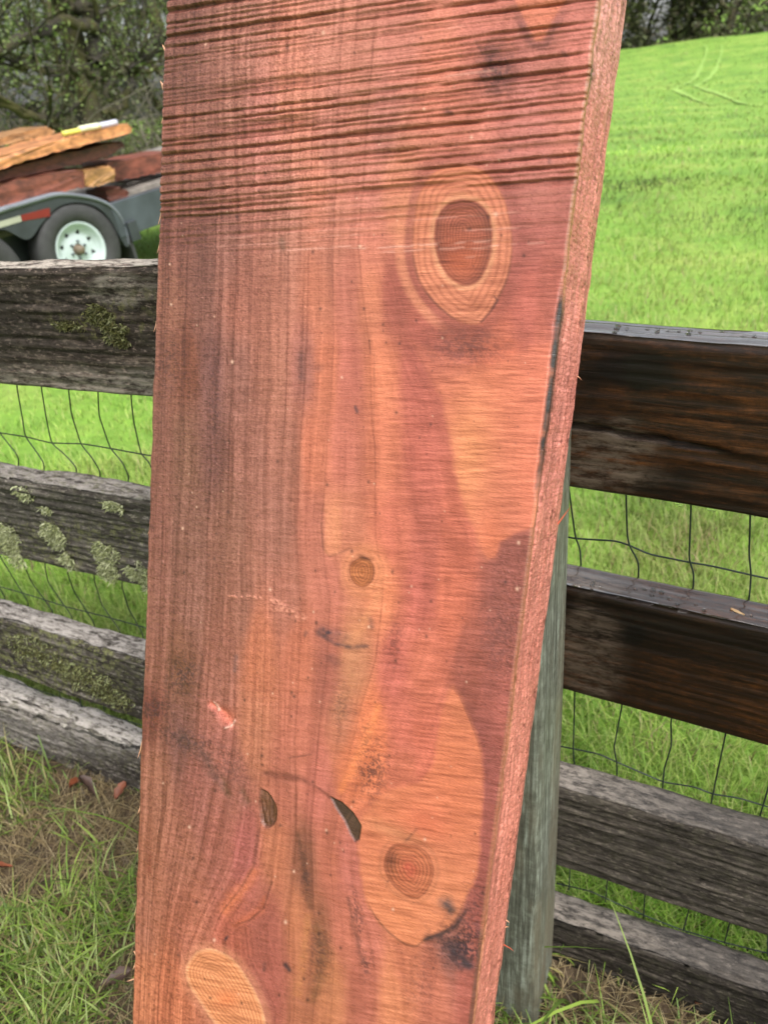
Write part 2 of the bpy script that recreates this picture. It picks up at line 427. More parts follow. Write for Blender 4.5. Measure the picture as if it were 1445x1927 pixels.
# trees over the crest of the meadow
mC = tree_meshes(31, 13, .26, (), PAL_B, 9000, .17, 3, .06)
mD = tree_meshes(32, 14, .28, (), np.array([(.07, .085, .03), (.055, .06, .03), (.085, .10, .03), (.06, .05, .04)]), 9000, .17, 3, .06)
tC = tD = None; lab = 'dark tree standing beyond the crest of the meadow'; grp = 'trees beyond the meadow crest'
for i in range(26):
    a = R_(-2+44*(i+.5*rg.random())/26); D = 79+(i*7 % 5)*3.5+2*rg.random(); x, y = math.sin(a)*D, math.cos(a)*D
    if i == 0: tC = put_tree('woodland_tree', x, y, (M_bark, M_leaf), mC, lab, grp)
    elif i == 1: tD = put_tree('woodland_tree', x, y, (M_bark, M_leaf), mD, lab, grp)
    else: copy_tree((tC, tD)[i % 2], x, y, rg.random()*6.28, .9+.5*rg.random(), lab, grp)

# ------------------------------------------------------------------ fence
s_post = (on_plane(1056, 1400, CAMP-NF*DF, NF)-CAMP)@EF
FB = CAMP-NF*DF+EF*s_post; FB[2] = 0.
fence = empty('fence', Matrix.Translation(FB) @ Matrix.Rotation(-YF, 4, 'Z'))
tag(fence, 'weathered plank fence with wire mesh on posts along the meadow', 'fence')
def floc(px, py, dy=0.):
    """photo pixel -> fence-local x, y, z on the plane dy behind the planks' front"""
    p = on_plane(px, py, CAMP-NF*(DF+dy), NF)-FB
    return np.array([p@EF, -(p@NF), p[2]])
def fpix(V):
    return project(FB+V[:, :1]*EF-V[:, 1:2]*NF+np.array([0, 0, 1.])*V[:, 2:3])
M_railw = rail_mat('weathered_rail', (.010, .0062, .0045), (.028, .019, .015), (.16, .12, .10), 0., (.13, .12, .05), (.40, .355, .30))
M_railg = rail_mat('grey_rail', (.020, .016, .013), (.052, .043, .036), (.17, .15, .13), 0., (.17, .17, .075), (.36, .33, .30))
M_raild = rail_mat('wet_brown_rail', (.0065, .0028, .0010), (.028, .0095, .0024), (.085, .029, .007), 1., (.1, .1, .05), (.085, .062, .045))
M_railk = rail_mat('dark_grey_rail', (.010, .008, .006), (.03, .024, .019), (.11, .092, .075), .3, (.13, .125, .07), (.30, .26, .22))
def rail(name, top, bot, x0, x1, th, mat, label, fields, rough=.002, rnd=.006, crack=None, dens=230, sag=0.):
    """plank from its front top and bottom edges in the photograph"""
    (a, b), (c, d) = [[floc(*p) for p in e] for e in (top, bot)]
    n = dens; xs = np.linspace(x0, x1, n)
    zt = a[2]+(b[2]-a[2])*(xs-a[0])/(b[0]-a[0]); zb = c[2]+(d[2]-c[2])*(xs-c[0])/(d[0]-c[0])
    # keep far ends from diverging
    h = zt-zb; hm = np.clip(h, .6*np.median(h), 1.5*np.median(h)); zb = zt-hm
    sd = abs(hash(name+label)) % 1000 if False else int(1000*abs(top[0][1]) % 997)
    nf, ntp = 62, 14
    ring = [(0., t, 'f') for t in np.linspace(0, 1, nf)]+[(s, 1., 't') for s in np.linspace(0, 1, ntp)[1:]]+[(1., t, 'b') for t in (.5, 0.)]+[(s, 0., 'u') for s in (.66, .33)]
    m = len(ring); V = np.zeros((n, m, 3))
    for j, (yy, t, side) in enumerate(ring):
        z = zb+(zt-zb)*t; y = np.full(n, yy*th)
        # rounded arrises
        er = rnd*(1+(.25 if rough < .002 else .8)*(vnoise(xs*30, xs*0+1, sd+3)-.5))
        dz = np.minimum(t, 1-t)*(zt-zb); dy_ = min(yy, 1-yy)*th
        if side == 'f' or side == 'b':
            k = np.clip(1-dz/er, 0, 1); y = y+(er*(1-np.sqrt(1-k*k*.98)))*(1 if yy == 0 else -1)
        if side in 'tu' and yy > 0:
            k = np.clip(1-dy_/er, 0, 1); z = z+(er*(1-np.sqrt(1-k*k*.98)))*(-1 if side == 't' else 1)
        g = fbm(xs*9, np.full(n, t*22.+yy*9), sd, 4)-.5; g2 = fbm(xs*4, np.full(n, t*70.+yy*40), sd+9, 3)-.5
        if side == 'f': y = y+rough*(2.2*g+2.*g2)
        elif side == 't': z = z+rough*(2.4*g+1.6*g2)+.5*rough*(vnoise(xs*60, xs*0, sd)-.5)
        else: z = z+rough*1.5*g
        if crack is not None and side == 'f':
            zc = crack(xs, zb, zt); y = y+np.where(np.abs(z-zc) < .0026, .018*np.clip((.15-xs)/.1, 0, 1), 0)
            y = y+np.where(z < zc, .0035*np.clip((.20-xs)/.1, 0, 1), 0)
        V[:, j] = np.stack([xs, y, z+sag*np.sin((xs-x0)/(x1-x0)*math.pi)], -1)
    V = V.reshape(-1, 3)
    Fc = [(i*m+j, (i+1)*m+j, (i+1)*m+(j+1) % m, i*m+(j+1) % m) for i in range(n-1) for j in range(m)]
    Fc += [tuple(range(m)), tuple(range((n-1)*m, n*m))[::-1]]
    px, py = fpix(V); F_ = dict(stain=0*px, lichen=0*px, pale=0*px, wet=0*px)
    topm = np.tile(np.array([1. if r[2] == 't' else 0. for r in ring]), n)
    fields(px, py, topm, F_, V)
    if crack is not None:
        for fr, ends, st_ in ((0., .19, 1.), (-.028, .6, .55)):
            zc = np.repeat(crack(xs, zb, zt)+fr*(1+.6*(xs-.1)), m); F_['stain'] = np.maximum(F_['stain'], st_*np.exp(-((V[:, 2]-zc)/.0026)**2)*np.clip((ends-V[:, 0])/.08, 0, 1)*(V[:, 1] < .03))
    o = mesh_obj('rail', V, Fc, mat, fence, True, attrs=F_)
    if label: o['label'] = label
    return o
def blob(px, py, cx, cy, rx, ry, soft=.5, seed=1, amp=.5):
    d = np.hypot((px-cx)/rx, (py-cy)/ry)+amp*(fbm(px*.03, py*.03, seed)-.5)*2
    return np.clip((1+soft/2-d)/soft, 0, 1)
XL0, XR1 = -2.35, 2.2                       # bay ends
# --- left bay
def f_l1(px, py, t, F, V):
    F['pale'] += t*1.+.05*(1-t)+.38*smooth(670, 735, py)*(1-t)+.25*blob(px, py, 230, 545, 70, 30); F['stain'] += .45*blob(px, py, 90, 600, 200, 70)*(1-t)
    F['lichen'] += .8*blob(px, py, 205, 605, 55, 32)+.5*blob(px, py, 125, 605, 40, 15)+.35*blob(px, py, 275, 575, 30, 50)+.05*(1-t)
r_l1 = rail('rail', ((0, 506.7), (293, 502.8)), ((0, 723.4), (285.5, 747.6)), XL0, -.052, .058, M_railw, None, f_l1, .0028, .004)
def f_l2(px, py, t, F, V):
    F['pale'] += t*.5+.1; F['stain'] += .35*blob(px, py, 110, 980, 120, 60)*(1-t)
    F['lichen'] += .12+.5*blob(px, py, 130, 1020, 160, 45)+t*.15
r_l2 = rail('rail', ((0, 899.8), (280, 946)), ((0, 1045.8), (274, 1108)), XL0, -.052, .058, M_railg, None, f_l2, .0045, .010)
def f_l3(px, py, t, F, V):
    F['pale'] += t*.8
    F['lichen'] += (1.0*blob(px, py, 110, 1245, 150, 70, .8)+.15)*(1-t)
r_l3 = rail('rail', ((0, 1165), (267, 1245)), ((0, 1262), (265, 1358)), XL0, -.052, .058, M_railg, None, f_l3, .0045, .010)
def f_l4(px, py, t, F, V):
    F['pale'] += t*.9+.45*(1-smooth(1380, 1450, py)); F['lichen'] += .2
r_l4 = rail('rail', ((0, 1322), (264, 1422)), ((0, 1400), (264, 1505)), XL0, -.052, .08, M_railg, 'pale driftwood-like bottom rail lying in the grass', f_l4, .008, .03)
# --- right bay
def f_r1(px, py, t, F, V):
    F['wet'] += t*1.15+.08*(1-t); F['stain'] += .9*blob(px, py, 1200, 700, 110, 34, .6)+.6*blob(px, py, 1300, 760, 120, 12)+.55*blob(px, py, 1250, 900, 60, 40)+.3*smooth(900, 990, py)
    F['pale'] += .8*blob(px, py, 1110, 860, 110, 70, .5)*(1-t)+.25*smooth(655, 632, py)*(1-t)
r_r1 = rail('rail', ((1099, 628.6), (1443, 656.3)), ((1073, 922.6), (1443, 979)), -.048, XR1, .055, M_raild, 'dark brown wet top rail with a long crack', f_r1, .0012, .005,
     crack=lambda xs, zb, zt: zb+(zt-zb)*(.445-.30*(xs+.03)))
def f_r2(px, py, t, F, V):
    F['wet'] += t*1.1+.08*(1-t); F['stain'] += .8*blob(px, py, 1190, 1195, 22, 16, .6)+.7*smooth(-20, 5, 1150+(px-1069)*.2-py+40)*(1-t)+.35*smooth(30, 90, py-1220-(px-1069)*.27)*(1-t)
    F['pale'] += .6*blob(px, py, 1110, 1230, 60, 90, .5)*(1-t)+.9*t*smooth(1250, 1080, px)
r_r2 = rail('rail', ((1069, 1105), (1445, 1187)), ((1063.5, 1301.6), (1445, 1407)), -.048, XR1, .055, M_raild, 'dark brown wet second rail with beaded water on top', f_r2, .0012, .005)
def f_r3(px, py, t, F, V):
    F['pale'] += t*.5*smooth(1350, 1050, px)+t*.2+.1*(1-t); F['lichen'] += .12*(1-t); F['stain'] += .3*(1-t)*blob(px, py, 1330, 1600, 130, 70); F['wet'] += .35*t
r_r3 = rail('rail', ((1060, 1487), (1445, 1600)), ((1053, 1630), (1445, 1762)), -.048, XR1, .056, M_railk, None, f_r3, .0035, .006)
def f_r4(px, py, t, F, V):
    F['pale'] += t*.45*smooth(1350, 1050, px)+t*.2; F['lichen'] += .12*(1-t); F['stain'] += .3*(1-t); F['wet'] += .3*t
r_r4 = rail('rail', ((1051, 1739.5), (1445, 1877)), ((1046, 1850), (1445, 2000)), -.048, XR1, .06, M_railk, None, f_r4, .004, .008)

def post_mat():
    t = NT('grey_post'); g = t.math('ADD', t.math('MULTIPLY', t.noise(t.coord((190, 190, 7), True), 1., 9, .78, .6), .7), t.math('MULTIPLY', t.noise(t.coord((60, 60, 60), True), 1., 9, .8), .3)); b = t.noise(t.coord((14, 14, 3), True), 1., 5, .6)
    c = t.ramp(g, [(.38, (.016, .016, .011)), (.5, (.085, .09, .066)), (.63, (.25, .28, .23))])
    c = t.mix(t.ramp(b, [(.5, (0,)*3), (.72, (.8,)*3)]), c, (.11, .085, .05))
    return t.set(c, .7, t.bump(g, .8, .003))
def post(x0, x1, y0, y1, z0, z1, lean=0., zref=0.):
    n = 60; zz = np.linspace(z0, z1, n); per = []
    def edge(a, b, k): return [(a[0]+(b[0]-a[0])*i/k, a[1]+(b[1]-a[1])*i/k) for i in range(k)]
    c_ = .006
    K = [(x0+c_, y0), (x1-c_, y0), (x1, y0+c_), (x1, y1-c_), (x1-c_, y1), (x0+c_, y1), (x0, y1-c_), (x0, y0+c_)]
    for i in range(8): per += edge(K[i], K[(i+1) % 8], 10 if i in (0, 2) else (5 if i in (4, 6) else 1))
    per = np.array(per); m = len(per); V = np.zeros((n, m, 3))
    cx, cy = (x0+x1)/2, (y0+y1)/2; j = np.arange(m)*.9
    for i, z in enumerate(zz):
        g = fbm(j*1.3, np.full(m, z*1.6), 61, 4)-.5
        V[i, :, 0] = per[:, 0]+(per[:, 0]-cx)*g*.10; V[i, :, 1] = per[:, 1]+np.where(per[:, 1] < cy, (per[:, 1]-cy)*g*.10, 0); V[i, :, 2] = z
        V[i, :, 0] += lean*(z-zref)
    Fc = [(i*m+k, i*m+(k+1) % m, (i+1)*m+(k+1) % m, (i+1)*m+k) for i in range(n-1) for k in range(m)]+[tuple(range(m))[::-1], tuple(range((n-1)*m, n*m))]
    return V.reshape(-1, 3), Fc
# depth of the post from its visible right-hand side face (ridge at 1007, back edge at 1056)
ridge = ray(1007, 1400); pe = CAMP+ridge*(((FB-CAMP)@EF)/(ridge@EF)); post_d = min(max((pe-FB)@NF, .06), .12)
M_post = post_mat()
zp = floc(1056, 1400)[2]; _u = floc(1077, 800); post_lean = _u[0]/(_u[2]-zp); print('post lean', post_lean)
mesh_obj('post', *post(-.10, 0., -post_d, -.0015, -.25, floc(1100, 640)[2]-.01, post_lean, zp), M_post, fence, True)
for xx in (XL0-.11, XR1+.01):
    mesh_obj('post', *post(xx, xx+.10, -.09, -.0015, -.3, 1.12), M_post, fence, True)

# wire mesh behind the planks
def z2(o, s, pts): return [(o[0]+x/s, o[1]+y/s) for x, y in pts]
A6, A7, A8, A2, A3 = ((1040, 560), 3.323), ((920, 1000), 2.752), ((900, 1400), 2.651), ((0, 460), 3.853), ((0, 840), 3.0125)
wires = []
for g1, g2, g3 in (([(100, 1200), (140, 1500), (170, 1570), (175, 1675)], [(443, 845), (435, 1130), (440, 1200)], [(455, 640), (450, 730)]),
                   ([(457, 1200), (457, 1258), (465, 1500), (480, 1560), (535, 1650), (535, 1740)], [(685, 915), (645, 1120), (660, 1200), (662, 1270)], [(640, 700), (632, 790)]),
                   ([(862, 1250), (862, 1315), (850, 1640), (880, 1720), (877, 1810)], [(940, 985), (943, 1110), (905, 1230), (897, 1335)], [(828, 765), (822, 865)]),
                   ([(1232, 1330), (1232, 1380), (1225, 1600), (1238, 1735), (1225, 1890)], [(1220, 1065), (1180, 1250), (1155, 1376)], [(1045, 840), (1020, 930)]),
                   ([(1600, 1400), (1600, 1800), (1590, 1990)], [(1490, 1140), (1440, 1340), (1405, 1460)], [(1248, 905), (1225, 995)]),
                   ([(1950, 1450), (1960, 1850), (1940, 2090)], [(1760, 1210), (1720, 1420), (1680, 1540)], [(1440, 960), (1440, 1060)])):
    wires.append(('vertical_wire', z2(*A6, g1)+z2(*A7, g2)+z2(*A8, g3)))
for p in (z2(*A6, [(95, 1498), (140, 1507), (400, 1522), (480, 1550), (600, 1605), (850, 1655), (1000, 1680), (1238, 1735), (1346, 1758), (1700, 1840), (2000, 1920)]),
          z2(*A8, [(380, 8), (430, 15), (600, 50), (700, 95), (920, 190), (1080, 215), (1165, 250), (1300, 270), (1445, 315), (1800, 420)]),
          z2(*A8, [(390, 695), (410, 700), (560, 735), (700, 800), (850, 865), (1020, 930), (1225, 990), (1445, 1045), (1800, 1160)]),
          z2(*A2, [(-800, 1290), (-400, 1330), (0, 1365), (185, 1393), (375, 1440), (600, 1445), (800, 1478), (1025, 1520), (1180, 1545), (1500, 1590)]),
          z2(*A3, [(-400, 720), (-200, 750), (0, 795), (110, 825), (240, 865), (380, 910), (500, 940), (620, 970), (815, 1025), (1000, 1070)]),
          z2(*A3, [(-300, 1150), (0, 1300), (200, 1375), (400, 1445), (600, 1520), (800, 1580), (1000, 1650)])):
    wires.append(('horizontal_wire', p))
gapA = [[(-100, 1000), (-60, 1150), (0, 1365), (60, 1440), (135, 1535)], [(125, 1000), (125, 1035), (155, 1200), (185, 1390), (250, 1480), (320, 1580)], [(303, 1010), (303, 1045), (340, 1270), (375, 1440), (480, 1530), (560, 1620)],
        [(500, 1020), (500, 1060), (520, 1230), (590, 1450), (680, 1560), (730, 1650)], [(713, 1050), (713, 1085), (720, 1240), (800, 1475), (890, 1580), (935, 1675)], [(952, 1070), (952, 1105), (970, 1280), (1025, 1520), (1085, 1580), (1130, 1690)]]
gapB = [[(130, 650), (180, 770), (300, 930)], [(258, 690), (275, 770), (410, 965)], [(385, 720), (420, 820), (535, 1000)], [(535, 755), (580, 900), (680, 1040)], [(693, 795), (730, 920), (810, 1060)], [(850, 840), (890, 960), (960, 1100)]]
for a, b in zip(gapA, gapB):
    last = b[-1]; wires.append(('vertical_wire', z2(*A2, a)+z2(*A3, b+[(last[0]+25, 1330), (last[0]+60, 1500)])))
for k in range(5):
    wires.append(('vertical_wire', z2(*A2, [(-250-150*k, 980-20*k), (-160-150*k, 1340-25*k), (-20-150*k, 1500-25*k)])+z2(*A3, [(0-120*k, 620-25*k), (160-130*k, 880-25*k), (200-130*k, 1300-50*k)])))
M_wire = flat_mat('dark_green_wire', (.022, .032, .026), .45, .4, 30., Metallic=.3)
for nm, p in wires:
    Q = np.array([floc(x, y, .062 if nm[0] == 'v' else .0652) for x, y in p]); cum = np.concatenate([[0], np.cumsum(np.linalg.norm(np.diff(Q, axis=0), axis=1))])
    tq = np.arange(0, cum[-1], .0035); P = np.stack([np.interp(tq, cum, Q[:, k]) for k in range(3)], -1)
    for _ in range(5): P[1:-1] = .25*P[:-2]+.5*P[1:-1]+.25*P[2:]
    mesh_obj(nm, *tube(P, .00115, 6), M_wire, fence, True)

# shaggy lichen tufts on the left-hand planks
M_lich = leaf_mat('lichen', None)
def lichen(rl, cx, cy, rx, ry, n, seed, pal, ln=.012):
    rg = np.random.default_rng(seed); n = int(n*2.4); c = floc(cx, cy); k = (floc(cx+10, cy)[0]-c[0])/10
    th = rg.random(n)*6.28; r = rg.random(n)**.7*(.6+.5*vnoise(th*1.6, th*0+seed, 3)); B = np.stack([c[0]+np.cos(th)*r*rx*k, np.full(n, -.001), c[2]+np.sin(th)*r*ry*k], -1)
    VV = []; CC = []
    d = np.stack([rg.normal(size=n), -.5-rg.random(n), rg.normal(size=n)-.3], -1); d /= np.linalg.norm(d, axis=1)[:, None]
    s = np.cross(d, rg.normal(size=(n, 3))); s /= np.linalg.norm(s, axis=1)[:, None]
    L = ln*(.4+rg.random(n))[:, None]; w = .0005+.0007*rg.random(n)[:, None]
    bend = rg.normal(size=(n, 3))*.5
    mid = B+d*L*.55; tip = mid+(d+bend)*L*.5
    V = np.stack([B-s*w, B+s*w, mid+s*w*1.2, mid-s*w*1.2, tip], 1).reshape(-1, 3)
    i = np.arange(n)*5
    Fc = [(a, a+1, a+2, a+3) for a in i]+[(a+3, a+2, a+4) for a in i]
    ci = np.asarray(pal)[rg.integers(0, len(pal), n)]*(.6+.6*rg.random(n))[:, None]
    return mesh_obj('lichen', V, Fc, M_lich, rl, color=np.repeat(ci, 5, 0))
LP = [(.42, .45, .25), (.34, .37, .17), (.50, .51, .33), (.2, .21, .09)]; LG = [(.10, .10, .03), (.15, .145, .05), (.07, .065, .02)]
for cx, cy, rx, ry, n in ((12, 1008, 26, 26, 420), (30, 1045, 20, 20, 160), (103, 1006, 25, 27, 480), (130, 1055, 14, 16, 110), (200, 1040, 28, 20, 230), (206, 1072, 20, 22, 260), (250, 1075, 14, 14, 160), (272, 1085, 14, 26, 260), (215, 950, 22, 9, 120), (48, 930, 20, 12, 70), (90, 960, 12, 6, 50)):
    lichen(r_l2, cx, cy, rx, ry, n, int(cx*7+cy), LP, .0075)
for cx, cy, rx, ry, n in ((190, 592, 30, 18, 260), (220, 625, 28, 16, 260), (235, 645, 16, 8, 90), (130, 612, 36, 8, 90)):
    lichen(r_l1, cx, cy, rx, ry, n, int(cx*7+cy), LG+LP[3:], .006)
for cx, cy, rx, ry, n in ((70, 1225, 60, 30, 320), (150, 1270, 70, 28, 380), (210, 1310, 40, 22, 200)):
    lichen(r_l3, cx, cy, rx, ry, n, int(cx*7+cy), LG+LP[1:2], .007)
# drops hanging under the wet top rail
M_water = NT('water').set((1, 1, 1), .02, IOR=1.33, Transmission_Weight=1.)
def drop(c, r, flat=1.):
    V = []; n, m = 6, 10
    for i in range(n+1):
        a = math.pi*i/n
        for j in range(m): V.append((c[0]+r*math.sin(a)*math.cos(j*6.2832/m), c[1]+r*math.sin(a)*math.sin(j*6.2832/m), c[2]+r*flat*math.cos(a)))
    return np.array(V), [(i*m+j, (i+1)*m+j, (i+1)*m+(j+1) % m, i*m+(j+1) % m) for i in range(n) for j in range(m)]
for px, py in ((1272, 955), (1277, 958), (1333, 966), (1342, 967), (1420, 977), (1430, 978)):
    c = floc(px, py); c[1] = .012; mesh_obj('water_drop', *drop(c, .0028, 1.2), M_water, r_r1, True)
def rail_top(px, py, rl):
    """point on a rail's top surface under a pixel"""
    V = np.array([v.co[:] for v in rl.data.vertices]); qx, qy = fpix(V)
    sel = V[:, 1] > .004; i = np.where(sel)[0][np.argmin(np.hypot(qx-px, qy-py)[sel])]; return V[i]
for k in range(46):
    px = 1110+335*rng.random(); rl = r_r1 if k % 2 else r_r2
    py = (612+(px-1100)*.06+10*(rng.random()-.5)) if k % 2 else 1085+(px-1069)*.21+22*(rng.random()-.5)
    c = rail_top(px, py, rl); mesh_obj('water_drop', *drop(c+np.array([0, 0, .0003]), .0012+.0022*rng.random(), .35), M_water, rl, True)
# winged maple seed on the second rail
c = rail_top(1372, 1149, r_r2)
sV = []; 
for i in range(9):
    t = i/8; w = .0022*math.sin(min(t*1.4+.25, 1.)*math.pi/1.3)*(1-.75*t**4)+.0002
    sV += [(t*.017, -w-.0006*math.sin(t*5), .0012+.0005*math.sin(t*6)), (t*.017, w, .0018+.0006*t)]
sV = np.array(sV)*.85; ca, sa = math.cos(-.5), math.sin(-.5)
sV = np.stack([sV[:, 0]*ca-sV[:, 1]*sa, sV[:, 0]*sa+sV[:, 1]*ca, sV[:, 2]], -1)
sF = [(2*i, 2*i+2, 2*i+3, 2*i+1) for i in range(8)]
def f2w(v): return FB+EF*v[0]-NF*v[1]+np.array([0, 0, v[2]])
seed = empty('seed', Matrix.Translation(f2w(c)) @ Matrix.Rotation(-YF, 4, 'Z')); tag(seed, 'small tan winged seed on the wet second rail', 'seed')
ob = mesh_obj('wing', np.vstack([sV, sV-np.array([0, 0, .0004])]), sF+[tuple(i+18 for i in f[::-1]) for f in sF], flat_mat('seed_wing', (.30, .20, .10), .5), seed)
mesh_obj('nutlet', *drop(np.array([-.001, 0, .0014]), .0022, .6), flat_mat('seed_nut', (.22, .13, .06), .5), seed, True)

# ================================================================== THE REDWOOD SLAB
YB = R_(31)
DB = ray(30, 8850); DB /= np.linalg.norm(DB)                      # down along the slab
_e = np.array([math.cos(YB), -math.sin(YB), 0]); WB = _e-DB*(_e@DB); WB /= np.linalg.norm(WB)
NB = np.cross(WB, DB); NB = NB if NB[1] < 0 else -NB              # towards the camera
def solve_slab(off):
    p0 = CAMP-NB*off
    tl = on_plane(310, 0, p0, NB); tr = on_plane(1125, 0, p0, NB)
    wid = (tr-tl)@WB
    r = ray(1048, 1000); q = on_plane(1001, 1000, p0, NB); hit = CAMP+r*(((q-CAMP)@WB)/(r@WB)); thick = -((hit-q)@NB)
    return p0, tl, wid, thick
# the slab rests on the front of the fence post: choose its distance so that its back just touches there
_z = floc(1100, 640)[2]-.01; ptop = f2w(np.array([post_lean*(_z-zp), -post_d, _z]))
lo, hi = .3, 1.2
for _ in range(40):
    mid = (lo+hi)/2; p0, tl, wid, thick = solve_slab(mid)
    back = -((ptop-p0)@NB)-thick                                  # >0: gap between slab back and post
    if back > 0: lo = mid
    else: hi = mid
p0, tl, WID, THK = solve_slab(lo-.001)
print('slab width %.3f thick %.3f off %.3f post_d %.3f' % (WID, THK, lo, post_d))
vb = (tl[2]+.01)/(-DB[2])                                         # length down to the ground
VT = -.42                                                         # extra length above the frame
def slab_pt(u, v, h=0.): return tl+WB*(u*WID)[..., None]+DB*v[..., None]+NB*np.asarray(h)[..., None]
SB = slab_pt(np.array(.5), np.array(vb))
MSB = Matrix(((WB[0], -NB[0], -DB[0], SB[0]), (WB[1], -NB[1], -DB[1], SB[1]), (WB[2], -NB[2], -DB[2], SB[2]), (0, 0, 0, 1)))
slab = empty('redwood_slab', MSB)
tag(slab, 'tall reddish wet redwood slab leaning on the fence, saw grooves and knots', 'slab')
def to_loc(P): q = P-SB; return np.stack([q@WB, -(q@NB), -(q@DB)], -1)

# ---- the look of the sawn face, laid out on the slab (feature positions measured on the photograph)
xl = lambda y: 310-.0317*y
xr = lambda y: 1125-.1245*y
LINES = [
 [(330, 40), (322, 300), (318, 510), (312, 740), (306, 990), (300, 1220), (285, 1450), (272, 1650), (262, 1900)],
 [(364, 100), (353, 510), (348, 640), (345, 860), (336, 990), (331, 1122), (326, 1222), (309, 1448), (307, 1515), (290, 1649), (280, 1800)],
 [(405, 100), (407, 490), (400, 640), (395, 738), (398, 870), (391, 990), (390, 1072), (383, 1222), (374, 1313), (370, 1431), (345, 1560), (318, 1700), (300, 1850)],
 [(440, 100), (447, 510), (442, 608), (439, 705), (433, 787), (431, 890), (428, 1006), (423, 1139), (419, 1239), (415, 1380), (400, 1500), (375, 1620), (340, 1740), (322, 1880)],
 [(480, 100), (475, 510), (472, 673), (465, 803), (464, 923), (463, 1039), (466, 1139), (463, 1205), (460, 1381), (455, 1431), (438, 1515), (418, 1616), (378, 1716), (350, 1790)],
 [(523, 100), (512, 461), (512, 705), (504, 803), (500, 906), (501, 1039), (499, 1239), (495, 1347), (493, 1431), (488, 1481), (487, 1549), (475, 1632), (448, 1676), (418, 1716), (400, 1760)],
 [(552, 100), (543, 461), (542, 640), (537, 770), (528, 940), (529, 1056), (531, 1139), (526, 1240), (525, 1381), (525, 1549), (509, 1666), (490, 1710), (462, 1740), (470, 1800), (520, 1900)],
 [(592, 100), (581, 494), (579, 640), (572, 738), (564, 860), (562, 890), (559, 990), (564, 1106), (569, 1156), (564, 1239), (557, 1381), (557, 1582), (545, 1720), (545, 1800), (548, 1900)],
 [(640, 100), (626, 494), (629, 640), (623, 738), (614, 873), (605, 990), (612, 1060), (622, 1120), (616, 1239), (600, 1381), (585, 1560), (590, 1720), (610, 1790), (590, 1900)],
 [(700, 100), (675, 461), (681, 543), (694, 640), (698, 705), (701, 803), (707, 840), (707, 1006), (718, 1072), (722, 1106), (715, 1172), (708, 1239), (680, 1330), (645, 1480), (622, 1620), (632, 1750), (625, 1900)],
 [(800, 60), (776, 197), (745, 300), (728, 375), (725, 471), (747, 535), (760, 582), (775, 646), (807, 707), (833, 748), (841, 789), (851, 843), (857, 891), (876, 964), (896, 993), (905, 1034), (900, 1150), (850, 1290), (790, 1460), (676, 1540), (677, 1614), (689, 1690), (717, 1739), (740, 1800), (745, 1900)],
]
CP = """340 60 150 95 80;450 60 185 120 100;600 60 200 125 100;750 60 190 110 90;900 40 195 105 85;1080 80 190 100 85;340 150 135 85 68;440 140 165 105 85;560 150 205 125 95;680 140 190 115 90;830 130 205 115 85;1050 150 170 90 75;
340 250 165 100 80;480 250 185 110 95;620 260 190 115 95;720 250 165 95 80;850 240 190 105 80;1000 250 175 95 85;1070 260 195 110 90;330 350 150 95 75;450 350 180 110 90;600 350 200 120 90;700 350 190 110 90;740 360 220 135 95;1000 350 160 85 75;1060 380 165 85 75;
330 450 140 85 70;430 450 150 95 80;540 440 165 105 85;620 450 190 115 90;700 450 200 115 90;1000 450 165 85 75;320 560 135 85 65;380 560 125 80 68;450 560 150 90 72;530 560 160 98 78;600 560 195 115 85;650 560 185 105 85;700 560 205 120 85;740 560 160 80 65;990 560 180 90 75;1040 560 175 90 75;
310 700 115 70 55;345 690 110 62 42;400 700 110 70 65;440 700 130 82 70;520 700 160 100 80;570 690 150 90 78;610 700 205 115 80;660 700 185 100 82;715 700 220 125 85;780 700 180 90 75;950 720 215 110 75;1020 700 215 115 90;
300 850 120 75 62;350 850 110 72 55;400 850 105 65 58;460 850 150 95 80;540 850 160 100 82;590 850 205 115 82;650 850 190 105 85;720 850 215 120 85;790 850 185 92 75;1005 860 225 120 85;295 1000 130 80 68;350 1000 120 78 65;430 1000 135 88 72;520 1000 150 95 80;590 1000 175 100 80;650 990 195 115 85;740 1000 200 105 80;800 1000 180 90 72;860 1010 190 95 70;960 1060 140 70 62;
290 1120 135 85 72;360 1120 125 80 68;450 1120 140 88 72;540 1120 165 100 82;620 1120 185 105 85;720 1120 225 130 85;790 1120 185 92 78;850 1130 205 105 75;950 1150 140 70 60;280 1250 130 80 65;340 1250 110 68 50;420 1250 140 85 70;490 1240 182 103 70;560 1240 190 105 75;620 1270 165 90 75;670 1240 190 118 80;740 1250 200 100 85;800 1250 200 105 78;880 1250 145 72 58;940 1300 150 75 65;
280 1330 100 50 40;340 1390 110 68 62;420 1400 155 90 78;480 1380 175 105 75;560 1380 180 100 78;640 1350 182 108 78;700 1380 225 120 70;760 1380 190 95 75;800 1400 200 100 75;930 1400 150 75 65;290 1480 150 95 75;370 1480 150 88 78;440 1480 150 88 75;540 1480 170 95 75;600 1480 185 100 85;660 1450 215 115 70;760 1450 200 105 75;925 1550 165 85 75;
275 1600 145 88 65;340 1600 160 98 78;420 1600 150 85 72;460 1600 155 80 75;520 1600 180 105 72;570 1620 120 70 50;620 1620 190 105 80;655 1620 185 100 85;910 1680 150 75 65;270 1740 160 98 75;350 1740 165 95 72;440 1760 160 80 60;500 1750 150 78 65;560 1740 172 102 66;600 1760 132 78 54;640 1740 180 100 78;690 1780 190 105 85;760 1820 200 115 80;840 1780 140 85 75;
270 1850 185 110 72;320 1880 190 108 70;510 1830 155 80 68;570 1850 160 94 62;620 1850 195 120 75;680 1860 165 88 68;740 1880 215 130 85;820 1860 180 100 75;880 1860 165 85 72"""
CP = np.array([[float(v) for v in r.split()] for r in CP.replace('\n', '').split(';')])
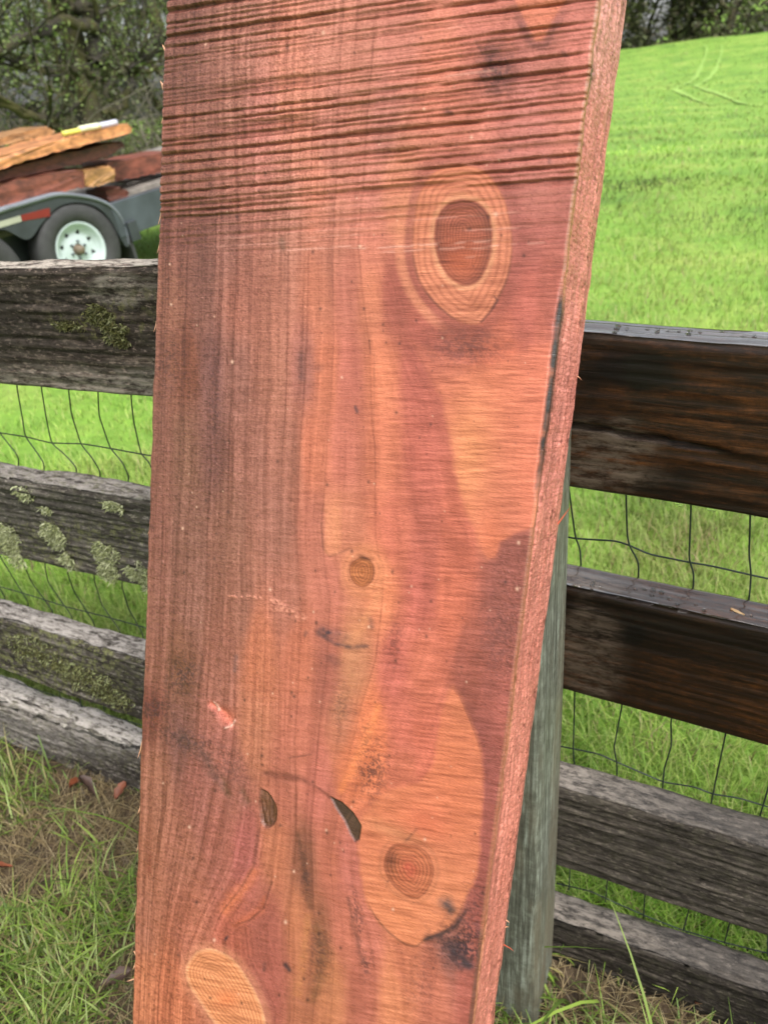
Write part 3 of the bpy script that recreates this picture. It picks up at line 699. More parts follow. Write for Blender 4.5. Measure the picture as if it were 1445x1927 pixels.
KNOT1 = round_poly([(870, 308), (915, 325), (950, 380), (963, 450), (958, 510), (938, 560), (912, 598), (895, 611), (860, 603), (820, 572), (790, 530), (777, 480), (778, 420), (792, 355), (825, 318)])
KNOT1I = round_poly([(868, 374), (900, 382), (921, 410), (926, 455), (917, 500), (898, 530), (872, 537), (845, 522), (826, 490), (817, 450), (822, 408), (842, 382)])
KNOT2 = round_poly([(681, 1048), (697, 1056), (703, 1075), (698, 1094), (684, 1104), (668, 1097), (659, 1079), (662, 1060)])
KNOT3 = round_poly([(762, 1588), (785, 1592), (806, 1610), (815, 1640), (805, 1672), (785, 1690), (760, 1682), (738, 1662), (724, 1634), (728, 1606), (742, 1590)])
KNOT4 = round_poly([(371, 1790), (400, 1786), (438, 1805), (468, 1846), (488, 1884), (499, 1930), (480, 1965), (440, 1950), (405, 1925), (380, 1890), (355, 1850), (352, 1818)])
PATCH1 = [(772, 640), (790, 672), (812, 708), (836, 750), (844, 789), (853, 843), (860, 891), (878, 964), (896, 993), (906, 1036), (918, 1052), (932, 1048), (942, 1020), (966, 1005), (998, 994), (1020, 985), (1030, 900), (1050, 740), (1062, 640), (1000, 660), (930, 690), (870, 690), (810, 655)]
PATCH2 = round_poly([(852, 1293), (870, 1319), (898, 1392), (907, 1440), (904, 1553), (896, 1642), (878, 1686), (850, 1743), (802, 1767), (781, 1781), (753, 1771), (717, 1739), (689, 1690), (677, 1614), (675, 1553), (685, 1537), (721, 1493), (761, 1481), (794, 1469), (818, 1432), (826, 1372), (842, 1311)], 4)
POCKET = [(622, 1500), (644, 1511), (664, 1530), (679, 1554), (675, 1580), (668, 1584), (660, 1572), (648, 1545), (632, 1521)]
POCKET2 = round_poly([(490, 1484), (506, 1494), (519, 1518), (518, 1545), (505, 1558), (493, 1550), (488, 1520)])

WARM = np.array([.88, 1.12, 1.28])
def dark(f): return np.clip(f, .02, 3)[:, None]**WARM      # grain, pits and painted groove shade darken redder, not greyer
def lay(cl, m, rgb): return cl*(1-m[:, None])+s2l(rgb)*m[:, None]
def g2(X, Y, cx, cy, rx, ry, ang=0.):
    c, s = math.cos(ang), math.sin(ang); a = ((X-cx)*c+(Y-cy)*s)/rx; b = (-(X-cx)*s+(Y-cy)*c)/ry; return np.exp(-(a*a+b*b))
def stroke(X, Y, pts, w):
    d = np.full(X.shape, 1e9)
    for (ax, ay, wa), (bx_, by, wb) in zip(pts[:-1], pts[1:]):
        ex, ey = bx_-ax, by-ay; t = np.clip(((X-ax)*ex+(Y-ay)*ey)/(ex*ex+ey*ey), 0, 1)
        d = np.minimum(d, np.hypot(X-ax-t*ex, Y-ay-t*ey)/(wa+(wb-wa)*t))
    return np.exp(-(d/w)**2)
def saw_phase(X, Y):
    """height along the slab of the saw line through a point: lines tilt with the saw's path"""
    k = np.interp(Y, [-300, 0, 60, 130, 240, 330, 420, 520, 650, 1000, 1350, 1600, 1927, 2000], [.16, .16, .155, .14, .118, .098, .075, .045, .015, -.035, -.10, -.17, -.21, -.21])
    xx = X-310; bend = xx-.00016*xx*xx
    return Y+k*bend
def groove_height(X, Y):
    """depth of the coarse saw grooves near the top (in photo pixels), 0 = face"""
    S = saw_phase(X, Y)
    S = S+2.2*(fbm(X*.012, Y*.02, 41, 3)-.5)+1.1*(vnoise(X*.07, S*.05, 42)-.5)
    gl = [(-170, 1), (-148, .9), (-124, 1), (-98, 1), (-75, 1), (-50, 1), (-26, .9), (-2, 1), (20, 1.), (45, 1.05), (68, 1.1), (90, 1.), (111, .9), (119, .3), (127, .35), (134, .2), (150, .2), (163, .25), (171, .3), (178, .5), (186, .4), (200, 1.), (223, 1.05), (237, .9), (246, .5), (254, .4), (266, .8), (275, .9), (291, 1), (309, 1.05), (328, 1.1), (347, 1.1), (363, 1.15), (379, 1.), (390, .7), (400, .55), (411, .4), (424, .3), (437, .3), (449, .25), (462, .25), (474, .25)]
    h = np.zeros_like(X)
    for c, a in gl:
        d = S-c; lo = vnoise(X*.006+c, np.full_like(X, c*.37), 43)
        am = a*(.35+.85*lo)*(.6+.7*vnoise(X*.05, np.full_like(X, c*.7), 44))
        # sharp-lipped groove: steep below the lip above it, easing out downwards
        h -= am*np.where(d < 0, np.exp(-(d/1.7)**2), np.exp(-(d/3.2)**2))
    h -= .55*smooth(.55, .85, vnoise(S*.16, X*.004, 46))*(.5+vnoise(X*.02, S*.1, 45))      # finer strokes between them
    return np.maximum(h, -1.35), S
def wood_look(X, Y, dense=True):
    U = (X-xl(Y))/(xr(Y)-xl(Y)); n = len(X)
    # broad colour
    cl = np.zeros((n, 3)); ctl = s2l(CP[:, 2:])
    wob = 14*(fbm(X*.02, Y*.006, 3, 3)-.5)
    for a in range(0, n, 60000):
        b = min(n, a+60000)
        dx = X[a:b, None]+wob[a:b, None]-CP[None, :, 0]; dy = (Y[a:b, None]-CP[None, :, 1])*.33
        w = 1/(dx*dx+dy*dy+120.)**2.2
        cl[a:b] = (w@ctl)/w.sum(1)[:, None]
    lum = cl@np.array([.3, .55, .15]); cl *= ((lum/.24)**-.20)[:, None]
    cl = cl*np.array([1., .93, .89]); cl = lay(cl, .20*smooth(520, 330, Y)*smooth(300, 560, X), (226, 154, 138))  # upper part tinted pale pink, painting in its wet sky sheen
    cl = cl*(1-.30*smooth(560, 380, X)*smooth(620, 420, Y))[:, None]
    # growth rings: each band brightens after its line and darkens towards the next
    us = [np.zeros(n)]
    for L in LINES:
        P = np.array(L, float); pu = (P[:, 0]-xl(P[:, 1]))/(xr(P[:, 1])-xl(P[:, 1]))
        us.append(np.interp(Y+6*(fbm(X*.01, Y*.004, 8, 2)-.5), P[:, 1], pu))
    us.append(np.ones(n)); US = np.stack(us, 0); US = np.maximum.accumulate(US, 0)
    wv = .0035*(fbm(U*3, Y*.012, 12, 3)-.5)
    k = np.clip((US <= (U+wv)[None]).sum(0)-1, 0, len(us)-2); ar = np.arange(n)
    lo, hi = US[k, ar], US[k+1, ar]; tt = np.clip((U+wv-lo)/np.maximum(hi-lo, 1e-4), 0, 1); G = k+tt
    amp = np.where(Y < 480, .10, .16)*np.where(k >= 10, .25, 1)
    cl *= (1+amp*(.5-tt))[:, None]*np.array([1., 1, 1])
    wpx = (xr(Y)-xl(Y))
    dl = np.minimum((U+wv-lo)*wpx, (hi-U-wv)*wpx)
    ln = np.exp(-(np.maximum(dl, 0)/1.8)**2)*np.where(k >= 10, .3, 1)*(.35+.65*vnoise(X*.02, Y*.012, 15))
    ln[(hi-lo)*wpx < 4] *= .3
    cl *= dark(1-.42*ln)
    # fine grain streaks running with the rings
    st = fbm(G*9, Y*.0045, 19, 4)-.5; st2 = fbm(G*26, Y*.02, 23, 3)-.5
    leftw = smooth(.55, .1, U)
    cl *= dark(1+(.8*leftw+.55)*st+(.40*leftw+.25)*st2)
    # blotchy damp areas
    cl *= (1+.30*(fbm(X*.011, Y*.008, 27, 4)-.5))[:, None]
    cl = cl*.88+s2l((172, 100, 82))*.12*(.8+.4*smooth(.0, .5, U))[:, None]
    # --- orange heart patches
    d1 = sdf_poly(X+5*(fbm(X*.05, Y*.05, 31)-.5), Y, PATCH1); m1 = .82*smooth(7+9*vnoise(X*.05, Y*.05, 32), -6, d1)*(.86+.28*fbm(X*.012, Y*.07, 30, 3))
    left_edge = np.clip(-d1/40, 0, 1)
    fade = smooth(640, 760, Y+.25*(X-900))
    cl = lay(cl, m1*(.35+.65*fade), (206, 112, 78))
    cl = lay(cl, m1*.75*g2(X, Y, 880, 855, 42, 110, .1), (228, 142, 84))
    cl = lay(cl, m1*.5*g2(X, Y, 925, 1010, 30, 50), (218, 108, 62)); cl = lay(cl, m1*.45*smooth(940, 1020, X), (222, 112, 84))
    dv = sdf_poly(X+3*(fbm(X*.06, Y*.06, 34)-.5), Y, [(940, -60), (968, 0), (988, 40), (1006, 76), (1018, 78), (1034, 50), (1052, 18), (1078, -20), (1090, -60)])
    cl = lay(cl, .8*smooth(3, -4, dv), (218, 122, 88)); cl = lay(cl, .55*np.exp(-((dv-9)/8)**2)*smooth(10, 50, Y), (112, 62, 58))
    # dark rose zones at the right-hand edge
    mr = smooth(-4, 4, d1)*smooth(885, 940, X+22*(fbm(X*.06, Y*.06, 33)-.5))*smooth(985, 1015, Y+(X-950)*.25)*smooth(1330, 1180, Y)
    cl = lay(cl, .7*mr, (150, 80, 68))
    d2 = sdf_poly(X+3*(fbm(X*.06, Y*.06, 35)-.5), Y, PATCH2); m2 = .80*smooth(4+6*vnoise(X*.05, Y*.05, 36), -5, d2)*(.86+.28*fbm(X*.012, Y*.07, 29, 3))
    cl = lay(cl, m2*.92, (208, 114, 72)); cl = lay(cl, m2*.45*g2(X, Y, 865, 1480, 50, 90), (214, 110, 64)); cl = lay(cl, m2*.5*smooth(1560, 1700, Y), (224, 134, 84))
    cl = lay(cl, m2*.6*g2(X, Y, 800, 1545, 45, 30, .4), (205, 95, 62)); cl = lay(cl, m2*.55*g2(X, Y, 740, 1565, 60, 14, .35), (176, 118, 76))
    cl = lay(cl, .55*np.exp(-(d2/2.2)**2)*smooth(1680, 1735, Y), (70, 40, 38))
    rose = smooth(2, 8, d2)*smooth(60, 15, d2)*smooth(860, 905, X)*smooth(1290, 1380, Y); cl = lay(cl, .6*rose, (138, 66, 58))
    cl = lay(cl, .5*g2(X, Y, 876, 1345, 20, 80, -.25)*(d2 > -3), (120, 58, 50))
    # --- knot 1 with its pale collar
    dk = sdf_poly(X+2*(fbm(X*.08, Y*.08, 37)-.5), Y, KNOT1); mk = smooth(3, -3, dk)
    cl = lay(cl, .55*np.exp(-((dk-14)/16)**2)*(dk > -2), (146, 72, 60))
    oc = smooth(10, 20, dk)*smooth(40, 26, dk)*smooth(860, 790, X)*smooth(320, 380, Y); cl = lay(cl, .6*oc, (224, 138, 98))
    cl = lay(cl, .86*mk, (212, 124, 86)); cl *= dark(1-.30*mk*smooth(-6, 0, dk)); cl = lay(cl, .6*np.exp(-(dk/2.6)**2)*smooth(.1, .5, vnoise(X*.03, Y*.03, 36))*smooth(380, 560, Y), (96, 50, 40)); rr = smooth(.3, 1., .5+.5*np.sin(dk*.5+5*(fbm(X*.03, Y*.03, 39)-.5))); cl *= dark(1-.26*mk*rr)
    di = sdf_poly(X+4*(fbm(X*.07, Y*.07, 45)-.5), Y, KNOT1I); mi = smooth(3, -4, di)
    cl = lay(cl, .5*np.exp(-(di/7)**2), (170, 90, 60)); cl = lay(cl, mi*.92, (164, 82, 56)); rr = smooth(.35, .95, .5+.5*np.sin(di*1.05+4*(fbm(X*.03, Y*.03, 47)-.5))); cl *= dark(1-.55*mi*rr*(.5+.6*vnoise(X*.04, Y*.04, 48))); cl = lay(cl, .45*mi*smooth(-24, -4, di), (104, 52, 40))
    cl = lay(cl, .65*mi*g2(X, Y, 868, 490, 38, 40), (178, 82, 42)); cl = lay(cl, mk*.5*smooth(14, 2, di)*smooth(-2, 4, di), (236, 166, 118))
    cl = lay(cl, .62*g2(X, Y, 880, 645, 80, 40)*(.55+.7*fbm(X*.05, Y*.25, 38, 3)), (110, 52, 40)); cl = lay(cl, .7*stroke(X, Y, [(905, 606, 1.5), (922, 588, 1.5), (936, 566, 2), (930, 558, 1.2)], 1.3), (80, 40, 36))
    # --- knot 2 and its swirl
    d = np.hypot((X-684)/1., (Y-1076)/1.15); sw = smooth(58, 30, d)*(X > 640); cl = lay(cl, .6*sw, (226, 136, 88)); cl *= (1-.16*sw*(.5+.5*np.sin(d*.7)))[:, None]
    dk = sdf_poly(X, Y, KNOT2); mk = smooth(2, -2, dk); cl = lay(cl, mk, (196, 108, 56)); cl *= (1-.42*mk*(.5+.5*np.sin(dk*1.1+4*(fbm(X*.05, Y*.05, 50)-.5))))[:, None]; cl = lay(cl, .65*np.exp(-(dk/2.2)**2), (120, 56, 30))
    cl = lay(cl, .75*g2(X, Y, 686, 1050, 13, 4, .3), (70, 30, 20))
    hk = stroke(X, Y, [(605, 985, 1), (608, 1030, 1), (620, 1047, 1), (640, 1040, 1), (657, 1032, 1)], 2.2); cl = lay(cl, .55*hk, (120, 66, 48))
    hb = smooth(0, 8, X-607)*smooth(648, 634, X)*smooth(900, 980, Y)*smooth(1046, 1034, Y-4*np.sin((X-607)*.1)); cl = lay(cl, .45*hb, (232, 146, 96))
    # --- knot 3
    dk = sdf_poly(X, Y, KNOT3); mk = smooth(2, -2, dk); cl = lay(cl, mk*.8, (190, 98, 60)); cl *= (1-.42*mk*(.5+.5*np.sin(dk*.95+6*(fbm(X*.035, Y*.035, 49)-.5))))[:, None]
    cl = lay(cl, mk*.5*g2(X, Y, 770, 1636, 16, 18)*(.4+vnoise(X*.15, Y*.15, 52)), (190, 66, 50)); cl = lay(cl, .5*np.exp(-(dk/2.5)**2), (112, 54, 36)); cl = lay(cl, .6*mk*g2(X, Y, 735, 1620, 12, 25), (96, 50, 36))
    cl = lay(cl, .35*np.exp(-((dk-9)/4)**2), (150, 86, 56))
    # --- knot 4: bright, with many rings
    dk = sdf_poly(X, Y, KNOT4); mk = smooth(2, -2, dk); cl = lay(cl, .4*np.exp(-((dk-7)/7)**2), (214, 136, 98)); cl = lay(cl, mk, (222, 138, 86)); rr = smooth(.45, 1., .5+.5*np.sin(np.maximum(-dk, 0)**1.06*.86+3.2*(fbm(X*.022, Y*.022, 51)-.5))); cl *= dark(1-.36*mk*rr*smooth(0, 6, -dk))
    cl = lay(cl, .6*np.exp(-((dk+1)/3.0)**2), (226, 158, 112)); cl = lay(cl, .55*mk*g2(X, Y, 426, 1880, 22, 16), (214, 104, 48)); cl = lay(cl, .75*g2(X, Y, 396, 1878, 4, 3), (60, 28, 18))
    # --- streaks and swirls below
    for pts, w, a, c in (
        ([(478, 1640, 8), (462, 1668, 12), (440, 1690, 14), (424, 1714, 10)], 1, .7, (212, 112, 66)),
        ([(500, 1690, 5), (490, 1712, 10), (462, 1730, 8), (440, 1742, 4)], 1, .55, (205, 100, 60)),
        ([(488, 1560, 1.6), (478, 1630, 1.8), (452, 1674, 1.6), (424, 1708, 1.2), (410, 1730, 1)], 1.3, .6, (95, 48, 40)),
        ([(512, 1660, 1.5), (497, 1708, 1.8), (470, 1732, 1.6), (440, 1741, 1)], 1.4, .7, (82, 38, 30)),
        ([(560, 1570, 4), (570, 1610, 7), (577, 1660, 8), (584, 1706, 8)], 1, .6, (96, 56, 38)),
        ([(596, 1740, 9), (608, 1790, 14), (602, 1840, 16), (590, 1880, 10)], 1, .6, (118, 74, 40)),
        ([(580, 1725, 6), (572, 1790, 9), (562, 1870, 9)], 1, .5, (196, 122, 68)),
        ([(712, 1120, 8), (690, 1165, 11), (660, 1205, 14)], 1, .6, (216, 136, 88)),
        ([(664, 1215, 16), (656, 1270, 22), (640, 1340, 16)], 1, .42, (188, 124, 84)),
        ([(712, 1330, 6), (690, 1390, 10), (662, 1450, 10), (640, 1490, 5)], 1, .7, (232, 128, 68)),
        ([(498, 1215, 8), (478, 1260, 14), (450, 1290, 8)], 1, .1, (210, 116, 68)),
        ([(600, 1190, 5), (630, 1212, 4), (660, 1218, 4), (690, 1216, 4)], 1, .8, (68, 50, 56)), ([(604, 1186, 9), (618, 1190, 7)], 1, .95, (52, 42, 54)), ([(630, 1192, 12), (648, 1200, 10)], 1, .55, (92, 62, 66)),
        ([(698, 1165, 5), (700, 1180, 5)], 1, .7, (60, 50, 60)), ([(624, 1240, 9), (632, 1248, 8)], 1, .5, (72, 50, 56)),
        ([(500, 1455, 6), (530, 1460, 9), (568, 1466, 6), (600, 1484, 3), (624, 1502, 3)], 1, .7, (108, 52, 40)),
        ([(545, 1426, 2), (585, 1420, 2)], 1, .6, (100, 52, 44)),
        ([(340, 1385, 8), (378, 1412, 14), (400, 1450, 12), (418, 1480, 8)], 1, .5, (82, 62, 58)),
        ([(455, 1490, 6), (462, 1510, 8)], 1, .6, (98, 70, 54)), ([(418, 1465, 5), (426, 1495, 7)], 1, .6, (104, 72, 50)),
        ([(656, 1690, 4), (664, 1740, 4), (684, 1810, 8)], 1, .45, (74, 44, 40)),
        ([(695, 640, 1), (697, 665, 1)], 1.2, .8, (60, 30, 25)), ([(705, 660, 1), (703, 800, 1), (707, 900, 1)], 1.2, .3, (90, 45, 35)),
        ([(668, 765, 3), (672, 775, 3)], 1, .7, (60, 50, 62)), ([(567, 670, 8), (567, 710, 7)], 1, .5, (92, 62, 62)), ([(596, 690, 8), (600, 692, 8)], 1, .45, (96, 64, 62)),
        ([(530, 452, 7), (533, 468, 5)], 1, .6, (105, 76, 58)),
        ([(925, 100, 26), (935, 140, 32), (930, 165, 20)], 1, .75, (96, 56, 52)), ([(895, 78, 3), (908, 102, 2)], 1, .5, (90, 50, 45)),
        ([(1034, 301, 3.5), (1034, 306, 3.5)], 1, .85, (50, 44, 50)), ([(1058, 100, 5), (1064, 103, 4)], 1, .8, (70, 38, 38)), ([(840, 210, 6), (848, 212, 5)], 1, .7, (88, 52, 52)),
        ([(838, 1700, 13), (848, 1714, 12)], 1, .95, (72, 60, 62)), ([(848, 1786, 16), (868, 1806, 20), (884, 1818, 10)], 1, .95, (58, 48, 56)), ([(800, 1768, 4), (830, 1758, 6), (856, 1744, 5), (878, 1712, 4)], 1, .9, (58, 40, 42)), ([(898, 1735, 5), (902, 1765, 6)], 1, .6, (72, 50, 58)), ([(806, 1762, 8), (850, 1775, 12), (880, 1770, 10)], 1, .4, (84, 56, 54)),
        ([(784, 1560, 2.5), (764, 1582, 2.5)], 1, .5, (80, 48, 46)),
        ([(330, 1240, 9), (345, 1255, 12)], 1, .55, (92, 52, 28)), ([(350, 1295, 10), (355, 1302, 10)], 1, .5, (92, 56, 34)), ([(284, 1330, 14), (296, 1336, 14)], 1, .6, (92, 40, 30)),
        ([(283, 1610, 4), (281, 1640, 5)], 1, .65, (110, 40, 22)), ([(286, 990, 5), (288, 996, 5)], 1, .6, (85, 42, 36)),
        ([(362, 640, 8), (366, 690, 11), (372, 740, 8)], 1, .4, (116, 58, 30)), ([(316, 640, 12), (322, 700, 14)], 1, .35, (118, 64, 34)),
        ([(428, 1763, 3), (424, 1768, 3)], 1, .8, (42, 36, 52)), ([(537, 1815, 5), (545, 1826, 4)], 1, .85, (40, 34, 46)), ([(498, 1815, 4), (497, 1826, 3)], 1, .6, (52, 40, 48)),
        ([(445, 1235, 4), (442, 1262, 4)], 1, .5, (98, 76, 78)), ([(576, 1190, 4), (574, 1196, 3)], 1, .6, (80, 50, 48))):
        Q = np.array(pts); pad = 3.2*Q[:, 2].max()*w+2
        s = np.where((X > Q[:, 0].min()-pad) & (X < Q[:, 0].max()+pad) & (Y > Q[:, 1].min()-pad) & (Y < Q[:, 1].max()+pad))[0]
        if len(s): cl[s] = lay(cl[s], a*np.clip(.25+1.25*fbm(X[s]*.11, Y[s]*.11, 54, 3), 0, 1)*stroke(X[s], Y[s], pts, w*(1+.7*(fbm(X[s]*.05, Y[s]*.05, 53)-.5))), c)
    # speckled dark mould
    sp = vnoise(X*.45, Y*.45, 55)*.6+vnoise(X*.16, Y*.16, 56)*.4
    for cx, cy, rx, ry, ang, a in ((700, 1450, 34, 60, .1, .75), (872, 1785, 46, 40, .5, .9), (893, 1700, 22, 50, 0, .5), (350, 1395, 60, 26, .3, .6), (292, 1335, 30, 26, 0, .7), (345, 1270, 34, 44, .4, .7), (318, 690, 26, 70, 0, .4), (405, 760, 14, 120, 0, .45), (930, 130, 40, 44, 0, .6), (940, 1200, 50, 110, 0, .35), (574, 1640, 13, 60, -.1, .5), (880, 655, 80, 40, 0, .45), (690, 1375, 12, 40, 0, .3), (672, 1720, 12, 60, -.2, .6), (640, 1330, 22, 50, 0, .4), (870, 1770, 50, 40, .4, .6), (600, 1800, 26, 70, 0, .5), (740, 1210, 22, 60, 0, .35), (420, 1440, 60, 40, .6, .4), (690, 1815, 14, 30, 0, .6), (790, 1850, 30, 60, 0, .35)):
        cl = lay(cl, a*smooth(.46, .64, sp+.14*(g2(X, Y, cx, cy, rx, ry, ang)-.5))*g2(X, Y, cx, cy, rx, ry, ang), (62, 38, 44))
    # gouges: torn fibre and old bark pockets
    dp = sdf_poly(X, Y, POCKET); mp = smooth(2, -2, dp); cl = lay(cl, mp, (84, 56, 40)); cl *= (1.15-.75*mp*vnoise(X*.4+Y*.25, Y*.03, 57)-.15*(1-mp))[:, None]; cl = lay(cl, .5*np.exp(-(dp/2)**2), (62, 40, 30))
    dq = sdf_poly(X, Y, POCKET2); mq = smooth(2, -3, dq); cl = lay(cl, .9*mq, (112, 70, 44)); cl *= (1-.45*mq*vnoise(X*.35, Y*.04, 58))[:, None]; cl = lay(cl, .4*np.exp(-(dq/2)**2), (80, 50, 34))
    gg = stroke(X, Y, [(398, 1326, 6), (412, 1335, 7), (428, 1350, 13), (434, 1362, 8)], 1); cl = lay(cl, .85*gg, (226, 118, 92))
    ge = stroke(X, Y, [(424, 1370, 1.5), (434, 1367, 2), (442, 1356, 1.5)], 1.2)+stroke(X, Y, [(402, 1322, 2), (408, 1330, 3), (410, 1337, 2)], 1.1); cl = lay(cl, np.clip(.6*ge, 0, 1), (240, 200, 180))
    gf = stroke(X, Y, [(430, 1122, 2), (475, 1123, 3), (505, 1126, 4), (524, 1138, 10), (545, 1152, 7), (572, 1162, 5)], 1)*smooth(.25, .7, vnoise(X*.2, Y*.2, 59)); cl = lay(cl, .75*gf, (232, 150, 122))
    # pale torn fibres and painted wet glints along the coarse saw strokes
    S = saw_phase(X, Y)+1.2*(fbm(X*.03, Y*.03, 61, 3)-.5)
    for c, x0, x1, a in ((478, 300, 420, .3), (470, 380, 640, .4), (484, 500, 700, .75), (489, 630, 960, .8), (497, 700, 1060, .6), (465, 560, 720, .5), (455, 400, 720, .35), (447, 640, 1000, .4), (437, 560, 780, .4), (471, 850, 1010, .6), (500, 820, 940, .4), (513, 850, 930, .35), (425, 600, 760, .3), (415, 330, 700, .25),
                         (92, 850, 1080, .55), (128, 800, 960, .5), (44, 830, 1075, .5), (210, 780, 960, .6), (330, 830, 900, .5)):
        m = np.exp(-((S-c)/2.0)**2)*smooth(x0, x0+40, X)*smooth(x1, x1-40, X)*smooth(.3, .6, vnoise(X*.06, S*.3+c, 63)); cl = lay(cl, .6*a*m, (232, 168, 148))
    # sawdust fibres and pits
    KM = np.zeros(n)
    for kp in (KNOT1, KNOT2, KNOT3, KNOT4): KM = np.maximum(KM, smooth(4, -4, sdf_poly(X, Y, kp)))
    fz = .7*vnoise(X*.5, Y*.5, 65)+.3*vnoise(X*.24, Y*.24, 64); fz2 = vnoise(X*.4+50, Y*.4, 66)
    fuzz = (1-.85*KM)*np.clip(.18+.7*leftw+.5*smooth(900, 960, X)*smooth(1000, 1060, Y)+.3*smooth(500, 300, Y), 0, 1)*(1-.6*np.maximum(m1, m2))
    cl *= dark(1-(.09+.36*fuzz)*(smooth(.5, .8, fz))); cl *= (1+(.03+.13*fuzz)*(smooth(.45, .2, fz)))[:, None]
    cl = np.where((smooth(.92, .97, fz2)*fuzz)[:, None] > .4, cl*1.35+.03, cl)
    # saw lines
    fine = .6*vnoise(S*.62, X*.03, 67)+.4*vnoise(S*.40, X*.02, 69)-.5; med = (vnoise(S*.26, X*.02, 68)-.5)*.45
    sm_ = smooth(330, 500, Y); clean = np.maximum(np.maximum(np.maximum(m1, m2), smooth(.45, .75, U)*.7), KM)
    cl *= dark(1+(.75*clean+.35)*sm_*fine+.35*sm_*med)
    # dots
    rd = np.random.default_rng(3)
    for k_ in range(420):
        cx = 280+720*rd.random(); cy = 60+1860*rd.random(); r = 1.0+2.2*rd.random()**4
        s = (np.abs(X-cx) < 12) & (np.abs(Y-cy) < 12)
        if s.any():
            cl[s] = lay(cl[s], .75*np.exp(-((X[s]-cx)**2+((Y[s]-cy)*.8)**2)/(r*r)), (54, 30, 28) if rd.random() < .75 else (240, 190, 160))
    # olive cambium line and black resin along the right-hand arris
    er = xr(Y)-X
    cl = lay(cl, .75*smooth(6, 2, er)*(.45+.55*smooth(560, 380, Y)), (150, 105, 58))
    bk = smooth(9, 3, er+5*(fbm(X*.05, Y*.03, 71)-.5))*smooth(520, 590, Y)*smooth(955, 880, Y); cl = lay(cl, np.clip(bk*(.45+.9*vnoise(X*.1, Y*.06, 72)), 0, 1), (42, 34, 32))
    cl = lay(cl, .6*smooth(7, 2, er)*smooth(1740, 1800, Y), (60, 34, 36))
    lm = cl@np.array([.3, .55, .15]); cl = cl*.90+lm[:, None]*np.array([1.02, .98, .98])*.10
    # ---- relief, metres
    pxm = WID/760.
    gh, _ = groove_height(X, Y)
    ease = smooth(560, 360, Y+.04*(X-310)); h = gh*.0023*ease
    h = h+.0010*(fbm(X*.02, S*.035, 73, 3)-.5)*smooth(520, 420, Y)
    h = h+sm_*(.00022*med+.00013*fine)+fuzz*.0006*(fz-.5)+.0004*(fbm(X*.03, Y*.03, 75, 3)-.5)
    h = h-.0018*mp-.0030*mq*(.5+vnoise(X*.3, Y*.05, 76))-.003*gg+.0012*np.clip(ge, 0, 1)+.0012*gf*(fz-.2)
    h = h-.0012*(stroke(X, Y, [(418, 1465, 5), (426, 1495, 7)], 1)+stroke(X, Y, [(455, 1490, 6), (462, 1510, 8)], 1))
    h = h-.002*bk
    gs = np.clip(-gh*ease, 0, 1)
    cl = cl*dark(1-.52*gs)                     # groove bottoms darkened to paint in the shade under the ridges
    return cl, h

NU, = (470,)
def slab_rows():
    ys = np.linspace(-170, 2230, 1330)
    # pixel row -> length along the slab at mid width
    v = []
    for y in ys:
        q = on_plane((xl(y)+xr(y))/2, y, p0, NB); v.append((q-tl)@DB)
    v = np.array(v)
    top = np.linspace(VT, v[0], 60)[:-1]; bot = np.linspace(v[-1], vb, 60)[1:]
    return np.concatenate([top, v, bot])
vv = slab_rows(); NV = len(vv)
uu = np.linspace(0, 1, NU)
UU, VV = np.meshgrid(uu, vv)
# ragged sawn left edge
rag = .004*(fbm(vv*38, vv*0, 81, 4)-.5)+.0035*(fbm(vv*9, vv*0+3, 83, 3)-.5)
UU = UU+(rag/WID)[:, None]*np.clip(1-UU/.05, 0, 1)
rag2 = .0020*(fbm(vv*45, vv*0, 85, 4)-.5)
UU = UU+(rag2/WID)[:, None]*np.clip(1-(1-UU)/.02, 0, 1)
P = slab_pt(UU, VV); PX, PY = project(P.reshape(-1, 3))
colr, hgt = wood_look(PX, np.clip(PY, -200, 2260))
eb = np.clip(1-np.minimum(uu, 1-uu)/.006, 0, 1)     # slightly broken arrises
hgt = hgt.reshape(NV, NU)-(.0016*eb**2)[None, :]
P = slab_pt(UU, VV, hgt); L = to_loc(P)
GAIN = .74
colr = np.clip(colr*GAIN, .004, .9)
M_wood = wood_mat()
idx = np.arange(NV*NU).reshape(NV, NU)
FQ = np.stack([idx[:-1, :-1], idx[1:, :-1], idx[1:, 1:], idx[:-1, 1:]], -1).reshape(-1, 4)
# smooth normals for the whole face so that split-off parts show no seam
gu = np.gradient(L, axis=1); gv = np.gradient(L, axis=0); NN = np.cross(gv, gu); NN /= np.linalg.norm(NN, axis=2)[..., None]
if NN[..., 1].mean() > 0: NN = -NN
NN = NN.reshape(-1, 3); Lf = L.reshape(-1, 3)
fx = PX[FQ].mean(1); fy = PY[FQ].mean(1)
owner = np.zeros(len(FQ), int)
for i, poly in enumerate((KNOT1, KNOT2, KNOT3, KNOT4, POCKET, POCKET2)):
    owner[sdf_poly(fx, fy, poly) < 0] = i+1
def face_part(name, sel, parent, label=None):
    f = FQ[sel]; used, inv = np.unique(f.ravel(), return_inverse=True)
    o = mesh_obj(name, Lf[used], inv.reshape(-1, 4), M_wood, parent, True, color=colr[used])
    o.data.normals_split_custom_set_from_vertices(NN[used].tolist())
    if label: o['label'] = label
    return o
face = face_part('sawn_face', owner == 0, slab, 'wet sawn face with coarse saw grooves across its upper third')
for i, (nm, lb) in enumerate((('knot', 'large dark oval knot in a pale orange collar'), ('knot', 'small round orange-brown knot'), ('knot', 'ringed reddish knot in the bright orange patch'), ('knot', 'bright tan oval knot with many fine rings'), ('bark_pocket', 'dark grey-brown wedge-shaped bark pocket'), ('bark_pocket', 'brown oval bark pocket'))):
    face_part(nm, owner == i+1, slab, lb)

